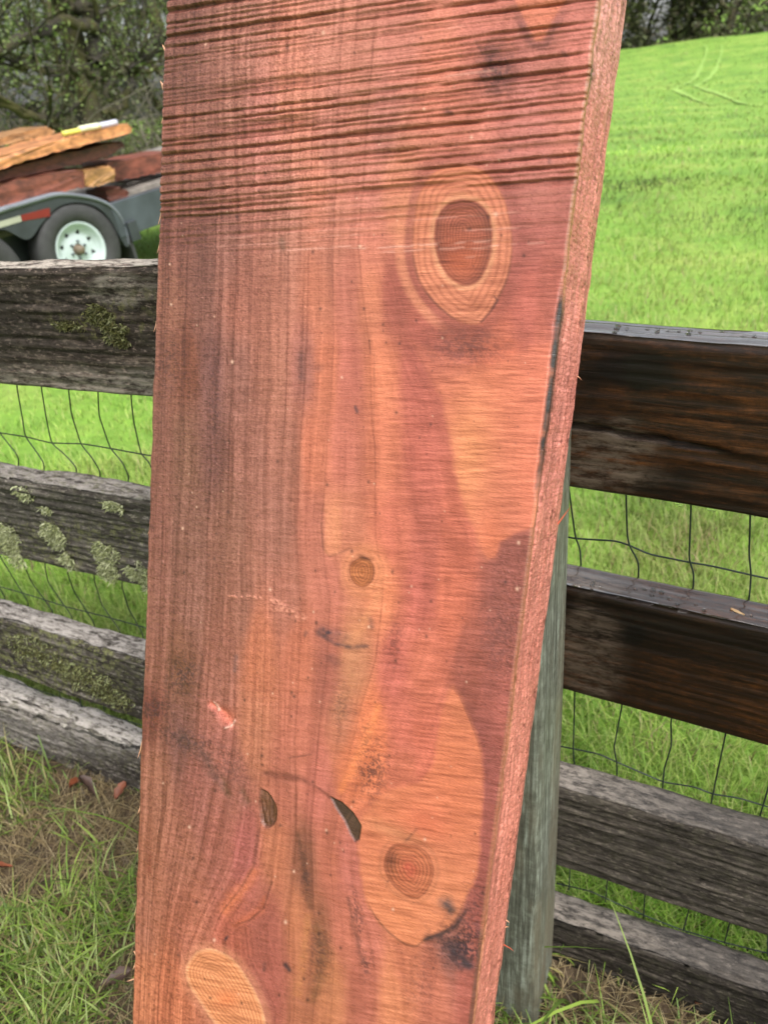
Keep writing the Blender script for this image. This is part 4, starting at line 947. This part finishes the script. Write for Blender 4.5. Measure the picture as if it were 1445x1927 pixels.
# ---- right-hand edge: pink, furry, rough sawn
nt_ = 60
rows = np.arange(0, NV, 1); ev = vv
TT = np.linspace(0, 1, nt_)
edge_front = L[:, -1]                                  # shared front arris
edge_back = to_loc(slab_pt(np.ones(NV)+rag2/WID, ev)); edge_back[:, 1] = THK
EP = edge_front[:, None]*(1-TT)[None, :, None]+edge_back[:, None]*TT[None, :, None]
q = SB+EP[..., :1]*WB-EP[..., 1:2]*NB-EP[..., 2:]*DB
ex, ey = project(q.reshape(-1, 3)); tt = np.tile(TT, NV)
sx = np.repeat(ev, nt_)
fz = fbm(sx*700, tt*40, 91, 2); fz2 = fbm(sx*60, tt*9, 93, 4); lng = fbm(sx*7, tt*14, 95, 4)
EP = EP.reshape(-1, 3).copy()
EP[:, 0] += (.0016*(fz-.5)+.0035*(lng-.5)+.0016*(fz2-.5))*np.clip(np.minimum(tt, 1-tt)*12, 0, 1)
ec = np.repeat(s2l((198, 128, 114))[None], len(sx), 0)
ec = lay(ec, .55*smooth(300, 60, ey), (202, 150, 138)); ec = lay(ec, .4*smooth(1100, 1500, ey), (200, 128, 106))
ec = ec*(1+.6*(lng-.5)+.5*(fz2-.5)+.5*(fbm(sx*22, tt*34, 94, 3)-.5))[:, None]
ec = lay(ec, .75*smooth(.62, .8, fbm(sx*150, tt*16, 97, 3)*.7+.3*lng+.10*smooth(.6, 1, tt)), (96, 50, 44))
ec = lay(ec, .85*smooth(.085+.05*(lng-.3), .03, tt)*(.35+.65*smooth(620, 440, ey)+.3*smooth(900, 1000, ey)), (150, 112, 66))
ec = lay(ec, .9*smooth(.22*fbm(sx*26, tt*3, 99, 3)+.05, .02, tt)*smooth(540, 600, ey)*smooth(940, 860, ey), (40, 33, 32))
ec = lay(ec, .7*smooth(.2, .02, tt)*np.exp(-((ey-140)/30)**2)*fz2*1.6, (66, 54, 50)); ec = lay(ec, .55*smooth(.82, 1., tt)*smooth(.4, .6, lng), (80, 42, 38))
ec = ec*dark(1-.26*smooth(.55, .8, vnoise(sx*420, tt*40, 98)))*dark(1+.7*(fbm(sx*14, tt*46, 92, 3)-.5))*(1+.18*smooth(.6, .9, vnoise(sx*600, tt*30, 96)))[:, None]*np.array([1., .95, .96]); ec = np.clip(ec*.74, .004, .9)
ie = np.arange(NV*nt_).reshape(NV, nt_)
FE = np.stack([ie[:-1, :-1], ie[1:, :-1], ie[1:, 1:], ie[:-1, 1:]], -1).reshape(-1, 4)
mesh_obj('sawn_edge', EP, FE, M_wood, slab, True, color=ec)
# ---- the rest of the body: left edge, back, ends
lf = L[:, 0]; lb_ = lf.copy(); lb_[:, 1] = THK; rb = EP.reshape(NV, nt_, 3)[:, -1]
st = np.arange(0, NV, 2); st = np.append(st, NV-1) if st[-1] != NV-1 else st
BV = np.concatenate([lf[st], lb_[st], rb[st]]); m = len(st)
FBk = [(i, m+i, m+i+1, i+1) for i in range(m-1)]+[(m+i, 2*m+i, 2*m+i+1, m+i+1) for i in range(m-1)]
k0 = len(BV); capT = np.concatenate([L[0], EP.reshape(NV, nt_, 3)[0][1:], lb_[:1]]); capB = np.concatenate([L[-1], EP.reshape(NV, nt_, 3)[-1][1:], lb_[-1:]])
BV = np.concatenate([BV, capT, capB]); FBk += [tuple(range(k0, k0+len(capT))), tuple(range(k0+len(capT), k0+len(capT)+len(capB)))[::-1]]
bc = np.repeat((s2l((170, 98, 78))*.8)[None], len(BV), 0)
mesh_obj('body', BV, FBk, M_wood, slab, color=bc)
# ---- splinters and torn fibres standing off the arrises
M_spl = flat_mat('fresh_splinter', (.62, .32, .19), .6, .3, 40.)
def splinter(px, py, dx, dy, ln, w, right=False, mat=None):
    """thin shard rooted on the edge at a photo row, pointing dx,dy in the slab's own plane"""
    y = py; base = np.argmin(np.abs(PY.reshape(NV, NU)[:, -1 if right else 0]-py))
    b = (EP.reshape(NV, nt_, 3)[base, -2] if right else L[base, 0]).copy(); b[1] += .002 if not right else 0
    d = np.array([dx, 0, -dy], float); d /= np.linalg.norm(d); s = np.array([-d[2], 0, d[0]])
    V = [b-s*w-d*.002, b+s*w-d*.002, b+d*ln*.6+s*w*.6+np.array([0, -.0006, 0]), b+d*ln*.55-s*w*.4, b+d*ln+np.array([0, -.0012, 0])]
    V += [v+np.array([0, .0012, 0]) for v in V[:4]]
    Fc = [(0, 1, 2, 3), (3, 2, 4), (8, 7, 6, 5), (8, 4, 7), (0, 3, 8, 5), (1, 6, 7, 2), (3, 4, 8), (2, 7, 4), (0, 5, 6, 1)]
    mesh_obj('splinter', np.array(V), Fc, mat or M_spl, slab)
for a in ((302, 96, -.55, -1, .009, .0011), (298, 168, -.5, -1, .011, .0016), (300, 160, -.9, -1, .007, .001), (304, 215, -.3, 1, .008, .0014), (249, 1803, -.6, -.7, .007, .0018), (248, 1810, -.3, 1, .016, .0016), (250, 1845, -1, .75, .016, .0009), (262, 1515, -.3, 1, .016, .0015), (266, 1390, -.25, 1, .03, .0016), (293, 440, -.22, 1, .02, .0016), (290, 590, -.2, 1, .02, .0012), (281, 985, -.2, 1, .014, .0012), (296, 380, -.2, 1, .022, .0014), (258, 1580, -.2, 1, .02, .0013), (256, 1700, -.2, 1, .022, .0012)):
    splinter(*a)
M_spr = flat_mat('red_fibre', (.42, .09, .045), .6, .3, 40.)
for a in ((1048, 1010, .55, -1, .022, .0008, True, M_spr), (1100, 700, .7, .5, .006, .0004, True), (945, 1830, 1, .2, .004, .0006, True), (940, 1880, 1, .1, .012, .0006, True, M_spr), (943, 1845, .8, -.5, .005, .0006, True)):
    splinter(*a)

# ================================================================== TRAILER AND ITS LOAD
TT0 = at_depth(157, 471, 6.4)
PSI, TAU = R_(-48), R_(6)
AX = np.array([math.cos(PSI)*math.cos(TAU), -math.sin(PSI)*math.cos(TAU), math.sin(TAU)])
NTR = np.array([-math.sin(PSI), -math.cos(PSI), 0.]); UP = np.cross(AX, -NTR); UP = UP if UP[2] > 0 else -UP
trailer = empty('trailer', Matrix(((AX[0], -NTR[0], UP[0], TT0[0]), (AX[1], -NTR[1], UP[1], TT0[1]), (AX[2], -NTR[2], UP[2], TT0[2]), (0, 0, 0, 1))))
tag(trailer, 'black tandem-axle flatbed trailer with white wheels on the slope', 'trailer')
def tl_(px, py, w=0.):
    """photo pixel -> trailer-local x,y,z on the side plane w towards the camera"""
    p = on_plane(px, py, TT0+NTR*w, NTR)-TT0; return np.array([p@AX, -(p@NTR), p@UP])
def t2w(v): return TT0+AX*v[0]-NTR*v[1]+UP*v[2]
def lathe_y(prof, n=48):
    V = []; 
    for j in range(n):
        a = 2*math.pi*j/n
        for r, y in prof: V.append((r*math.cos(a), y, r*math.sin(a)))
    k = len(prof)
    return np.array(V), [(j*k+i, j*k+i+1, ((j+1) % n)*k+i+1, ((j+1) % n)*k+i) for j in range(n) for i in range(k-1)]
M_tyre = flat_mat('tyre_rubber', (.030, .030, .031), .75, .2, 20., .004)
M_rimw = flat_mat('white_wheel_paint', (.40, .47, .47), .4, .08, 6.)
M_black = flat_mat('black_trailer_paint', (.03, .034, .04), .35, .3, 6.)
M_steel = flat_mat('worn_grey_steel', (.045, .054, .064), .45, .3, 5.)
RW = .345
def wheel(cx, cz, y0=.10):
    o = empty('wheel'); o.parent = trailer; o.location = (cx, y0, cz)
    o2 = mesh_obj('tyre', *lathe_y([(.205, -.075), (.225, -.098), (.27, -.104), (.31, -.098), (.335, -.082), (RW, -.05), (RW, .05), (.335, .085), (.30, .10), (.22, .09), (.205, .07)], 64), M_tyre, o, True)
    # wheel disc with round vent holes
    n, rr = 96, [.045, .07, .085, .1, .115, .13, .145, .16, .172]
    yy = [-.035, -.034, -.03, -.026, -.022, -.02, -.026, -.04, -.05]
    V = [(r*math.cos(2*math.pi*j/n), y, r*math.sin(2*math.pi*j/n)) for j in range(n) for r, y in zip(rr, yy)]; k = len(rr); Fc = []
    for j in range(n):
        for i in range(k-1):
            a = (j+.5)/n*8 % 1; ar = (a-.5)/8*2*math.pi*.128; rad = (rr[i]+rr[i+1])/2-.128
            if math.hypot(ar, rad) < .014: continue
            Fc.append((j*k+i, j*k+i+1, ((j+1) % n)*k+i+1, ((j+1) % n)*k+i))
    V2, F2 = lathe_y([(.172, -.05), (.185, -.074), (.205, -.082), (.208, -.075), (.19, -.06), (.18, .06)], 64)
    mesh_obj('rim', *merge([(V, Fc), (V2, F2)]), M_rimw, o, True)
    mesh_obj('hub', *lathe_y([(0.001, -.085), (.025, -.083), (.034, -.072), (.036, -.03), (.05, -.028)], 24), flat_mat('rusty_hub', (.12, .09, .06), .6), o, True)
    mesh_obj('drum', *lathe_y([(.001, .0), (.165, .0), (.17, .06)], 32), M_tyre, o)
    for i in range(6):
        a = i*math.pi/3+.3; V, Fc = lathe_y([(.001, -.052), (.009, -.05), (.011, -.03)], 8); V = V+np.array([.062*math.cos(a), 0, .062*math.sin(a)]); mesh_obj('lug_nut', V, Fc, M_steel, o)
w2 = tl_(-36, 530)
wheel(0, 0); wheel(w2[0], w2[2])
def strip(top, bot, w, n=36):
    A = spline([tl_(*p, w) for p in top], n); B = spline([tl_(*p, w) for p in bot], n); return A, B
ft = [(-240, 500), (-150, 462), (-80, 430), (0, 396), (40, 384), (80, 372), (111, 365), (145, 367), (181, 374), (212, 390), (233, 420), (243, 462)]
fb = [(-240, 560), (-150, 512), (-80, 470), (0, 432), (52, 451), (80, 420), (109, 390), (145, 381), (181, 389), (207, 412), (226, 446), (238, 465)]
A, B = strip(ft, fb, .0, 60)
V = np.concatenate([A, B, A+[0, .012, 0], B+[0, .012, 0]]); n = 60
Fc = [(i, n+i, n+i+1, i+1) for i in range(n-1)]+[(2*n+i, 2*n+i+1, 3*n+i+1, 3*n+i) for i in range(n-1)]+[(n+i, 3*n+i, 3*n+i+1, n+i+1) for i in range(n-1)]
mesh_obj('fender_skirt', V, Fc, M_black, trailer)
A2 = A+np.array([0, -.012, .012]); V = np.concatenate([A2, A2+[0, .27, 0], A2+[0, 0, -.03], A2+[0, .27, -.006]])
Fc = [(i, i+1, n+i+1, n+i) for i in range(n-1)]+[(i, 2*n+i, 2*n+i+1, i+1) for i in range(n-1)]+[(2*n+i, 3*n+i, 3*n+i+1, 2*n+i+1) for i in range(n-1)]
mesh_obj('fender', V, Fc, flat_mat('grey_fender', (.14, .15, .175), .3, .3, 5.), trailer, True)
def tape(pts, c, nm):
    q = [tl_(*p, .004) for p in pts]; mesh_obj(nm, np.array(q+[v+np.array([0, .003, 0]) for v in q]), [(0, 1, 2, 3), (7, 6, 5, 4), (0, 4, 5, 1), (1, 5, 6, 2), (2, 6, 7, 3), (3, 7, 4, 0)], flat_mat(nm, c, .35, .1), trailer)
tape([(40, 405), (94, 391), (95, 407), (43, 416)], (.15, .014, .012), 'red_reflector_tape')
tape([(-30, 426), (39, 405.5), (42, 416.5), (-30, 438)], (.30, .31, .24), 'white_reflector_tape')
zd = tl_(260, 372)[2]; xd0 = -2.3; xd1 = 2.6
mesh_obj('deck', *box(xd0, xd1, .20, 2.1, zd-.02, zd+.03, .004), flat_mat('deck_planks', (.17, .15, .13), .8, .4, 12.), trailer)
zb_ = tl_(275, 432)[2]
mesh_obj('frame_beam', *box(tl_(212, 400)[0], xd1, -.005, .06, zb_, zd+.02, .006), M_steel, trailer)
mesh_obj('frame_beam', *box(xd0, tl_(-180, 480)[0], -.005, .06, zb_, zd+.02, .006), M_steel, trailer)
mesh_obj('stake_pocket', *box(tl_(236, 420)[0], tl_(254, 420)[0], -.03, -.006, zb_-.05, zb_+.10, .004), M_black, trailer)
mesh_obj('mud_flap', *box(tl_(240, 440)[0], tl_(246, 440)[0], .0, .22, -.25, tl_(243, 440)[2], .002), M_tyre, trailer)
mesh_obj('underbody_shade_box', *box(w2[0]-.3, .45, .30, .36, -.12, zd-.02, .01), M_black, trailer)  # dark box added where the underside lies in shadow, hiding the bright grass
mesh_obj('inner_beam', *box(xd0, xd1, .9, 1.0, zd-.35, zd-.02, .01), M_black, trailer)
for cx in (0, w2[0]): mesh_obj('axle', *tube([(cx, .12, 0), (cx, 1.95, 0)], .04, 10), M_black, trailer)
for cx in (0, w2[0]):
    o = empty('wheel'); o.parent = trailer; o.location = (cx, 2.0, 0 if cx == 0 else w2[2])
    mesh_obj('tyre', *lathe_y([(.02, -.04), (.205, -.05), (.225, -.098), (.31, -.098), (RW, -.05), (RW, .05), (.30, .10), (.205, .07)], 40), M_tyre, o, True)
mesh_obj('tongue', *box(xd1, xd1+1.3, .9, 1.05, zd-.12, zd-.02, .01), M_black, trailer)
# ---- the load: each slab a thing of its own
def wood_stack_mat(name, c, sat=1.):
    t = NT(name); g = t.noise(t.coord((1.2, 14, 22), True), 1., 5, .6, .4); b = t.noise(t.coord((3, 3, 6), True), 1.3, 5, .65)
    c = np.array(c); cc = t.ramp(g, [(.3, tuple(c*.35)), (.5, tuple(c)), (.66, tuple(np.minimum(c*1.5, 1)))])
    cc = t.mix(t.ramp(b, [(.52, (0,)*3), (.68, (.7,)*3)]), cc, tuple(c*.28))
    return t.set(cc, .6, t.bump(g, .6, .006))
def load(front, w, back, mat, label, name='sawn_slab', dz=0.):
    """piece traced as its near side, w towards the camera from the wheel plane, running back metres"""
    q = np.array([t2w(tl_(*p, w)) for p in front]); bv = -NTR*back+UP*dz
    k = len(q); sub = 8
    # densify outline, roughen
    Q = np.concatenate([q[i]+(q[(i+1) % k]-q[i])*np.linspace(0, 1, sub, endpoint=False)[:, None] for i in range(k)])
    Q = Q+rng.normal(size=Q.shape)*.004
    m = len(Q); V = np.concatenate([Q, Q+bv*.5+rng.normal(size=Q.shape)*.004, Q+bv]); org = V.min(0)*.5+V.max(0)*.5; org[2] = V[:, 2].min()
    Fc = [tuple(range(m))[::-1], tuple(range(2*m, 3*m))]+[(r*m+i, r*m+(i+1) % m, (r+1)*m+(i+1) % m, (r+1)*m+i) for r in range(2) for i in range(m)]
    o = mesh_obj(name, V-org, Fc, mat); o.location = org; tag(o, label, 'slab' if name == 'sawn_slab' else 'block'); return o
W_or, W_red, W_dk, W_tan = wood_stack_mat('orange_sapwood', (.40, .17, .065)), wood_stack_mat('red_heartwood', (.15, .043, .026)), wood_stack_mat('dark_heartwood', (.10, .03, .017)), wood_stack_mat('tan_sapwood', (.27, .135, .05))
load([(-300, 318), (0, 258), (88, 238), (108, 250), (60, 262), (-300, 340)], -.55, .45, W_tan, 'pale tan slab lying behind the top slab of the trailer load')
load([(-300, 372), (0, 294), (120, 262), (163, 250), (240, 232), (249, 240), (248, 250), (180, 268), (100, 288), (0, 318), (-300, 400)], -.02, .50, W_or, 'orange live-edge slab on top of the trailer load')
load([(-300, 404), (0, 322), (110, 292), (190, 272), (232, 268), (234, 276), (200, 296), (100, 320), (0, 342), (-300, 424)], -.14, .55, W_dk, 'dark red slab under the orange top slab of the load')
load([(-300, 428), (0, 346), (110, 322), (215, 318), (217, 338), (160, 352), (108, 362), (0, 389), (-300, 470)], -.04, .60, W_red, 'thick red-brown bottom slab of the load with a yellowish end')
load([(160, 322), (205, 312), (216, 320), (216, 340), (180, 351), (162, 352)], -.03, .3, W_tan, 'yellowish sapwood block at the end of the bottom slab', 'wood_block')
load([(200, 307), (330, 283), (330, 318), (275, 330), (216, 341)], -.30, .4, W_red, 'long red slab reaching out over the front of the trailer')
load([(200, 360), (225, 352), (243, 362), (240, 378), (205, 380)], -.12, .3, W_dk, 'short dark red block on the deck behind the fender', 'wood_block')
load([(240, 345), (330, 328), (330, 352), (262, 366), (240, 368)], -.45, .5, wood_stack_mat('grey_offcut', (.34, .29, .27)), 'greyish offcut slab lying low on the trailer deck')
bar = empty('marking_pole', Matrix.Translation(t2w(tl_(122, 251, .0)))); tag(bar, 'yellow and white banded pole lying on the orange top slab', 'pole')
def pole(px0, px1, r, c, nm):
    a, b = [t2w(tl_(*p, -.06)) - np.array(bar.matrix_world.translation) for p in (px0, px1)]
    P = np.linspace(a, b, 8); mesh_obj(nm, *tube(P, r, 8), flat_mat(nm+'_paint', c, .4, .2, 15.), bar, True)
pole((118, 252), (196, 236), .018, (.55, .52, .10), 'yellow_shaft'); pole((150, 243.5), (186, 236.5), .022, (.60, .62, .42), 'pale_sleeve'); pole((188, 237), (220, 230), .022, (.42, .42, .50), 'white_end')

# ================================================================== GRASS AND LITTER
def blades(B, L, W, lean, cols, rg, name, label, cat, nseg=3, droop=.6):
    n = len(B); a = rg.random(n)*2*math.pi; d = np.stack([np.cos(a), np.sin(a), np.zeros(n)], -1)
    s = np.stack([-d[:, 1], d[:, 0], np.zeros(n)], -1)*W[:, None]*.5
    tw = rg.normal(size=(n, 3))*.35
    rowsL = []; up = np.array([0, 0, 1.])
    for i in range(nseg+1):
        t = i/nseg; ce = B+up*(L*t*(1-droop*lean*t*.8))[:, None]+d*(L*lean*t**1.6)[:, None]
        wv = (1-t**1.8)
        if i < nseg: rowsL += [ce-s*wv-0, ce+s*wv]
        else: rowsL += [ce]
    m = 2*nseg+1; V = np.stack(rowsL, 1).reshape(-1, 3); b = np.arange(n)[:, None]*m
    quads = [[2*i, 2*i+1, 2*i+3, 2*i+2] for i in range(nseg-1)]; 
    Fq = np.concatenate([b+np.array(q)[None] for q in quads]) if quads else np.zeros((0, 4), int)
    Ft = b+np.array([2*nseg-2, 2*nseg-1, 2*nseg])[None]
    me = bpy.data.meshes.new(name); me.vertices.add(len(V)); me.vertices.foreach_set('co', V.astype(np.float32).ravel())
    loops = np.concatenate([Fq.ravel(), Ft.ravel()]).astype(np.int32); me.loops.add(len(loops)); me.loops.foreach_set('vertex_index', loops)
    ls = np.concatenate([np.arange(len(Fq))*4, len(Fq)*4+np.arange(len(Ft))*3]).astype(np.int32); me.polygons.add(len(ls)); me.polygons.foreach_set('loop_start', ls)
    me.update(calc_edges=True)
    c = np.ones((len(V), 4), np.float32); cr = np.repeat(cols[:, None], m, 1); cr[:, :2] *= .75; c[:, :3] = cr.reshape(-1, 3)
    at = me.color_attributes.new('Col', 'FLOAT_COLOR', 'POINT'); at.data.foreach_set('color', c.ravel())
    me.materials.append(M_grass); o = bpy.data.objects.new(name, me); col.objects.link(o); tag(o, label, cat, kind='stuff'); return o
M_grass = leaf_mat('grass_blade', None)
GREEN = np.array([(.19, .34, .04), (.24, .38, .05), (.13, .26, .03), (.31, .42, .08), (.36, .42, .13)])
DRY = np.array([(.34, .26, .13), (.26, .19, .09), (.42, .34, .19), (.17, .12, .06)])
def fence_side(x, y): return -(x*NF[0]+y*NF[1])-DF       # >0 behind the planks
rg = np.random.default_rng(12)
def field(n, D0, D1, h, w0, wk, a0=-46, a1=50, nm='grass', lb='', nseg=2):
    a = R_(a0)+R_(a1-a0)*rg.random(n); D = np.exp(np.log(D0)+(np.log(D1)-np.log(D0))*rg.random(n)); x, y = np.sin(a)*D, np.cos(a)*D
    ok = fence_side(x, y) > .075; x, y, D = x[ok], y[ok], D[ok]; n = len(x)
    # tufts: drop blades where the patch noise is low
    pn = fbm(x*2.2/np.maximum(D*.25, 1), y*2.2/np.maximum(D*.25, 1), 101, 3); ok = rg.random(n) < .45+.9*(pn-.3); x, y, D, pn = x[ok], y[ok], D[ok], pn[ok]; n = len(x)
    B = np.stack([x, y, gz(x, y)-.005], -1)
    k = fbm(x*.5, y*.5, 103, 3); br = fbm(x*.16+9, y*.16, 105, 3)
    c = GREEN[rg.integers(0, 5, n)]*(.7+.5*rg.random(n)+.5*(k-.5)+.5*(br-.5))[:, None]
    yel = np.clip((fbm(x*.9, y*.9, 107, 4)-.56)*4, 0, .7); c = c*(.55+.7*smooth(.3, .7, fbm(x*.8+3, y*.8, 113, 3)))[:, None]; c = c*(.55+.75*smooth(.32, .68, fbm(x*.22+8, y*.3, 115, 3)))[:, None]; c = c*(1-yel[:, None])+np.array([.34, .38, .11])*yel[:, None]
    dm = rg.random(n) < .04+.3*np.clip((fbm(x*1.6, y*1.6, 109, 3)-.6)*5, 0, 1)*(D < 8); c[dm] = DRY[rg.integers(0, 4, dm.sum())]
    L = h*(.5+.9*rg.random(n))*(.6+.9*pn)*(1+.05*np.minimum(D, 14)*0); W = w0+wk*D
    return blades(B, L, W, .3+.7*rg.random(n), c, rg, nm, lb, 'grass', nseg)
field(130000, .62, 3.2, .08, .0022, .0006, nm='grass', lb='bright green grass just behind the fence')
field(90000, 3.0, 11, .06, .002, .0007, nm='meadow_grass', lb='short green meadow grass on the rising slope')
field(70000, 10, 72, .075, .004, .0009, nm='far_meadow_grass', lb='smooth far meadow grass climbing to the crest')
# near side: lush tufts, straw and litter by the fence foot
def near(n, pal, h, w, lean, nm, lb, fn, cat='grass', nseg=4):
    x = -1.7+2.9*rg.random(n); y = .1+1.9*rg.random(n); s = fence_side(x, y); pr = fn(x, y, s); ok = (rg.random(n) < pr) & (s < .10)
    # nothing grows through the slab's foot or the post
    q = np.stack([x, y], -1)-SB[:2]; inb = (np.abs(q@WB[:2]) < WID/2+.01) & (np.abs(q@NB[:2]+THK/2) < THK*.8); ok &= ~inb
    x, y = x[ok], y[ok]; n = len(x); B = np.stack([x, y, gz(x, y)-.006], -1)
    c = pal[rg.integers(0, len(pal), n)]*(.6+.7*rg.random(n))[:, None]
    return blades(B, h*(.35+.9*rg.random(n)), w*(.6+.8*rg.random(n)), lean[0]+lean[1]*rg.random(n), c, rg, nm, lb, cat, nseg)
NEARG = np.array([(.11, .19, .022), (.16, .25, .032), (.21, .30, .05), (.27, .34, .11), (.08, .13, .02), (.24, .21, .08)])
patch = lambda x, y: fbm(x*3.1+4, y*3.1+1, 111, 3)
near(150000, NEARG, .085, .0036, (.35, .9), 'near_grass', 'lush green grass in front of the fence', lambda x, y, s: np.clip((patch(x, y)-.36)*4.2, 0, 1)*np.clip((-s-.02)/.16, .12, 1))
near(120000, DRY*.8, .07, .0019, (.8, .8), 'dry_straw', 'dry tan straw and dead stalks along the fence foot', lambda x, y, s: np.clip((.62-patch(x, y))*2.6, .06, 1)*np.clip(1-np.abs(s+.08)/.55, .12, 1), 'straw')
near(900, NEARG*1.15, .26, .0055, (.5, .7), 'tall_grass', 'long arching grass blades by the bottom rails', lambda x, y, s: np.clip(1-np.abs(s+.07)/.12, 0, 1), nseg=6)
# fallen leaves: separate things
M_lf = [flat_mat('dead_leaf_%s' % k, c, .6, .35, 30.) for k, c in (('rust', (.16, .045, .018)), ('brown', (.055, .03, .022)), ('tan', (.30, .18, .09)))]
def dead_leaf(px, py, sz, mat, label, lift=.03):
    p = on_ground(px, py); p[2] += lift; n = 9; V = []
    for i in range(n):
        t = i/(n-1); w = sz*(.20+.05*math.sin(t*23))*math.sin(math.pi*t**.8)+.0005; c = .5*sz*math.sin(t*3.+1.)
        V += [(t*sz-sz/2, -w, .12*sz+c*.5), (t*sz-sz/2, 0, c*.25), (t*sz-sz/2, w, .10*sz+c*.4)]
    V = np.array(V); V = np.vstack([V, V-[0, 0, .0008]]); k = n*3
    Fc = [(i*3+j, i*3+j+1, i*3+j+4, i*3+j+3) for i in range(n-1) for j in range(2)]; Fc += [tuple(a+k for a in f[::-1]) for f in Fc]
    o = mesh_obj('dead_leaf', V, Fc, mat, None, True); o.location = p; o.rotation_euler = (rg.normal()*.4, rg.normal()*.4, rg.random()*6.28); tag(o, label, 'leaf', 'dead leaves in the grass')
for px, py, sz, m, lb in ((238, 1500, .05, 0, 'curled rust-red dead leaf beside the pale bottom rail'), (172, 1500, .06, 1, 'dark brown dead leaf among straw'), (150, 1490, .045, 0, 'small rust dead leaf among straw below the rail'), (8, 1652, .05, 0, 'rust dead leaf lying on bare trodden soil'), (225, 1860, .05, 1, 'dark curled dead leaf beside the foot of the slab'), (1310, 1905, .03, 0, 'small rust leaf under the dark bottom rail')):
    dead_leaf(px, py, sz, M_lf[m], lb)
